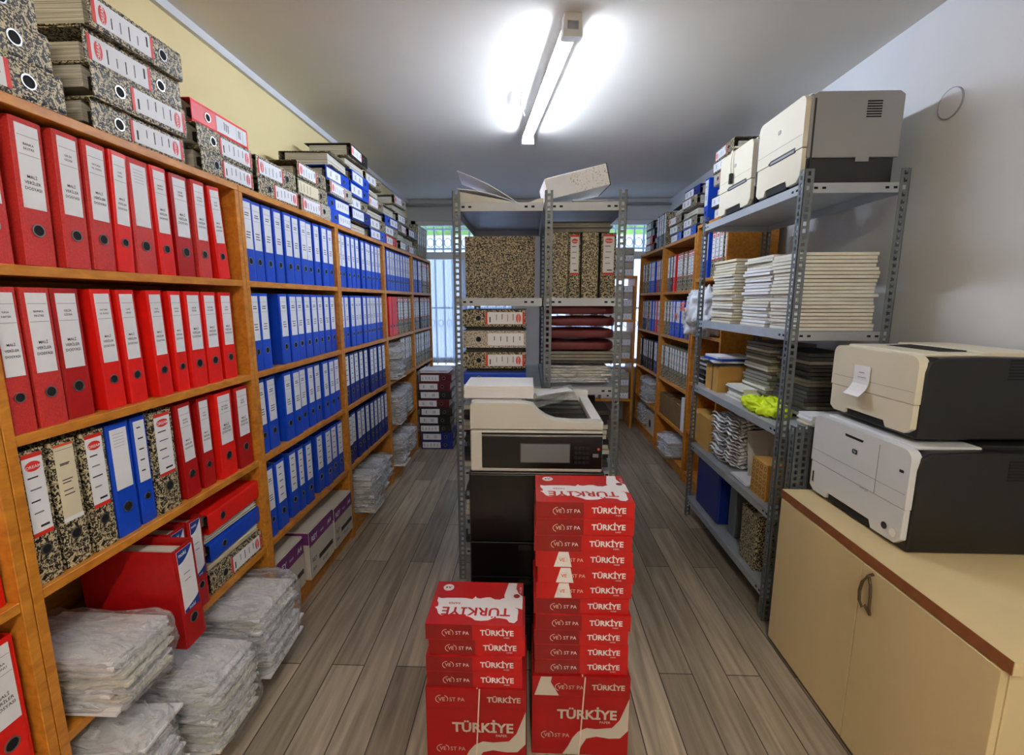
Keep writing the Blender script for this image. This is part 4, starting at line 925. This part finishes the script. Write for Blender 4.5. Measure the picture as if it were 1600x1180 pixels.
for sx in (-w+.04, w-.05):
    for sy in (-d+.05, d-.05):
        b = MB(); b.cyl((sx, sy), .025, .0, .042, 2, 'charcoal'); b.build('caster', t)
# scanner unit with control panel
b = MB(); b.box(-w+.008, w-.022, -d-.004, d, .775, .93, 'copier_light'); sc = b.build('scanner_body', t, bevel=.008, seg=3)
b = MB(); b.box(-w+.05, w-.024, -d-.008, -d-.003, .79, .912, 'copier_black'); pn = b.build('control_panel', t, bevel=.003)
b = MB(); b.box(-.065, .115, -d-.0095, -d-.008, .812, .885, 'screen_frame'); b.box(-.062, .112, -d-.0102, -d-.0095, .815, .882, 'screen'); b.build('touch_screen', pn)
b = MB()
for i in range(4):
    for j in range(4): b.box(.13+i*.014, .14+i*.014, -d-.0095, -d-.008, .81+j*.018, .82+j*.018, 'charcoal')
b.box(.195, .215, -d-.0095, -d-.008, .835, .848, 'grey_ink'); b.cyl((.215, .865), .005, -d-.0095, -d-.008, 1, 'band_orange', 10); b.build('keypad', pn)
b = MB(); b.box(-w+.05, w-.024, -d-.0086, -d-.004, .916, .922, 'inner_black'); b.build('panel_gap', t)
# lid: raised feeder left, scooped tray right
zl = .934
prof = [(-w+.008, zl), (w-.022, zl), (w-.022, .963), (.11, .963), (.06, .968), (.025, .982), (.0, 1.0), (-.02, 1.024), (-.05, 1.03), (-w+.02, 1.03), (-w+.008, 1.02)]
b = MB(); b.prism(prof, -d-.002, -d+.05, 1, 'copier_light', sm=False); b.build('feeder_front', t, bevel=.002)
b = MB(); b.box(-w+.008, -.06, -d+.05, d, zl, 1.03, 'copier_white'); b.box(-.06, w-.022, d-.05, d, zl, .99, 'copier_white'); b.box(w-.06, w-.022, -d+.05, d-.05, zl, .963, 'copier_white'); b.box(-.06, w-.06, -d+.05, d-.05, zl, .942, 'copier_black'); b.build('lid', t, bevel=.002)
b = MB()
for k in range(5): b.prism([(-.05, .945+k*.001), (w-.07, .952), (w-.07, .956), (-.05, .96)], -d+.07+k*.08, -d+.08+k*.08, 1, 'charcoal')
b.build('feeder_ribs', t)
b = MB(); b.prism([(-.055, .965), (-.02, .975), (.15, 1.02), (.15, 1.023), (-.02, .98), (-.055, .97)], -.1, d-.08, 1, 'clear_plastic'); b.build('output_tray', t)
m = MB(); m.box(-.11, .11, -.15, .0, 0, .038, 'booklet'); 
sheet_pile('paper_ream', 'thick stack of white paper lying on the left of the copier lid', 'paper stack', -.235, .02, 1.68, 1.88, 1.0345, .045, 14, 'paper', .0012, seed=50)
m = MB(); m.box(-.07, .07, -.06, .06, 0, .004, 'paper'); tag(m.build('paper_sheets', None, (.1, 1.87, 1.022), (math.radians(-6), math.radians(-8), .1)), 'few white sheets resting in the copier output tray', 'papers')

# ------------------------------------------------------------------ red paper reams and cartons
RWd, RDp, RHt = .279, .205, .0498
def blob_pts():
    P = [(300,445),(345,462),(430,452),(600,448),(690,450),(770,465),(800,440),(820,415),(835,445),(880,452),(960,432),(1020,428),(1080,460),(1150,462),(1200,436),(1290,440),(1370,470),(1380,500),(1395,560),(1350,580),(1395,600),(1400,650),(1390,700),(1385,760),(1340,800),(1270,790),(1240,750),(1150,735),(1060,735),(980,770),(880,780),(800,775),(760,745),(700,720),(560,695),(500,690),(400,705),(330,715),(290,690),(275,625),(245,600),(290,585),(300,540),(285,500)]
    out = []
    for x, y in P:
        v = (830-y)/650; u = (x-(120+210*v))/((1440+30*v)-(120+210*v)); out.append(((u-.5)*RWd*.985, (v-.5)*RDp*.98))
    return out
def ream_mesh(patch, top):
    def f():
        b = MB(); hx, hy = RWd/2, RDp/2
        b.box(-hx, hx, -hy, hy, 0, RHt, 'ream_red')
        y = -hy-.0004
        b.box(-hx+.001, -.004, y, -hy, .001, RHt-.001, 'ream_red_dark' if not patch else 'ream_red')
        if patch: b.prism([(-hx*.62, .001), (-hx*.25, .001), (-hx*.32, RHt-.002), (-hx*.52, RHt-.002)], y-.0003, y, 1, 'ream_white')
        b.text('TÜRKİYE', .0235, TYn(hx*.48, y-.0008, .018), 'ream_white', bold=.03); b.text('PAPER', .006, TYn(hx*.68, y-.0008, .009), 'ream_white')
        ax = -hx*.48+(.012 if patch else 0)
        b.text('VE', .0155, TYn(ax-.008, y-.0009, .018), 'band_orange' if patch else 'string', bold=.01); b.text('ST PA', .0155, TYn(ax+.034, y-.0009, .018), 'ream_white' if not patch else 'string')
        for s0, s1 in ((PI*.55, PI*1.35), (-PI*.15, PI*.35)):
            pts = [(ax-.008+.017*math.cos(s0+(s1-s0)*i/8), .0225+.0125*math.sin(s0+(s1-s0)*i/8)) for i in range(9)]
            b.prism(pts+[((p-(ax-.008))*.9+ax-.008, (q-.0225)*.9+.0225) for p, q in pts[::-1]], y-.0009, y-.0004, 1, 'string')
        if top:
            z = RHt; b.prism(blob_pts(), z, z+.0004, 2, 'ream_white')
            hx2 = hx-.001
            b.prism([(hx*.62, -.01), (hx*.58, hy*.35), (hx*.66, hy*.98), (hx*.86, hy*.98), (hx*.84, hy*.7), (hx*.9, hy*.45), (hx2, hy*.3), (hx2, -.03)], z, z+.0003, 2, 'ream_white')
            R = Matrix.Rotation(PI, 4, 'Z'); b.text('TÜRKİYE', .05, Matrix.Translation((.0, -hy*.3+.002, z+.0008)) @ R, 'ream_red', bold=.02); b.text('PAPER', .013, Matrix.Translation((-hx*.5, -.004, z+.0008)) @ R, 'ream_red', bold=.01)
            b.cyl((-hx*.72, hy*.68), .017, z, z+.0005, 2, 'ream_white', 20); b.text('A4', .016, Matrix.Translation((-hx*.72, hy*.68+.005, z+.0008)) @ R, 'ink', bold=.01)
            b.cyl((hx*.86, hy*.32), .01, z+.0003, z+.0006, 2, 'ream_red_dark', 14); b.text('VEST PA', .009, Matrix.Translation((hx*.92, hy*.62, z+.0006)) @ Matrix.Rotation(-PI/2, 4, 'Z'), 'ream_white')
        return b.mesh('ream')
    return cached(('ream', patch, top), f)
def ream_stack(x, y, n, patches, side):
    t = thing('paper_carton', 'red printed paper carton tied with string under the %s ream stack' % side, 'carton', (x, y, 0)); hx, hy = .1475, .115; H = .272
    b = MB(); b.box(-hx, hx, -hy, hy, 0, H, 'carton_red'); yy = -hy-.0004
    b.prism([(hx-.001, .2), (hx-.012, .17), (hx-.028, .125), (hx-.05, .098), (.05, .092), (.02, .095), (-.005, .082), (-.022, .06), (-.035, .03), (-.052, .0005), (-.005, .0005), (.005, .03), (.02, .058), (.05, .066), (.09, .06), (hx-.025, .062), (hx-.001, .09)], yy, -hy, 1, 'kraft_white')
    b.box(-hx, hx, yy-.0002, -hy, H-.066, H-.0655, 'ream_red_dark')
    if side == 'right': b.prism([(-hx*.95, H-.065), (-hx*.45, H-.065), (-hx*.62, H-.02), (-hx*.6, H-.002), (-hx*.82, H-.002)], yy-.0002, -hy, 1, 'kraft_white')
    b.text('TÜRKİYE', .044, TYn(.02, yy-.0006, .128), 'kraft_white', bold=.032); b.text('PAPER', .012, TYn(.075, yy-.0006, .113), 'kraft_white', bold=.01)
    b.text('TÜRKİYE', .024, TYn(.082, yy-.0006, H-.042), 'kraft_white', bold=.03)
    for zz in (H-.042, .062): b.text('VE', .018, TYn(-.1+(.04 if (side == 'right' and zz > .1) else 0), yy-.0006, zz), 'kraft_white', bold=.01); b.text('ST PA', .018, TYn(-.055+(.04 if (side == 'right' and zz > .1) else 0), yy-.0006, zz), 'kraft_white')
    for zz in (H-.042, .062):
        ax = -.1+(.04 if (side == 'right' and zz > .1) else 0)
        for s0, s1 in ((PI*.55, PI*1.35), (-PI*.15, PI*.35)):
            pts = [(ax+.019*math.cos(s0+(s1-s0)*i/8), zz+.006+.014*math.sin(s0+(s1-s0)*i/8)) for i in range(9)]
            b.prism(pts+[((p-ax)*.9+ax, (q-zz-.006)*.9+zz+.006) for p, q in pts[::-1]], yy-.0006, yy, 1, 'kraft_white')
    b.build('box', t, bevel=.003)
    s = MB(); s.box(-.004, .0, -hy-.003, -hy-.0012, 0, H+.002, 'string', Matrix.Shear('XY', 4, (0, 0)) if False else Matrix.Rotation(.05, 4, 'Y')); s.box(.002, .006, -hy, hy, H, H+.0012, 'string'); s.build('string', t)
    r = random.Random(n); z = H+.0016
    for k in range(n):
        top = k == n-1
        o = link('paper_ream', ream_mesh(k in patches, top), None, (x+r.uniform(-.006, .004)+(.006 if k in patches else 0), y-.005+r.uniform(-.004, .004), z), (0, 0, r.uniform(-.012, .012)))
        lv = 'topmost, its printed map-shaped top showing' if top else ('lowest' if k == 0 else ORD[k+1]+' from the bottom')
        tag(o, 'red printed paper ream in the %s stack, %s' % ('short left' if side == 'left' else 'tall right', lv), 'paper ream', 'red paper reams')
        z += RHt+.0004
ream_stack(-.148, 1.305, 4, (), 'left')
ream_stack(.165, 1.36, 11, (5, 6, 7), 'right')

# ------------------------------------------------------------------ wall plate
b = MB(); b.cyl((1.915, 2.105), .05, RW-.005, RW-.0002, 0, 'wall_white', 36); b.ringx(1.915, 2.105, .05, .053, RW-.006, RW-.0002, 'light_marks', 36); tag(b.build('wall_plate'), 'round white cover plate high on the right wall', 'wall plate')
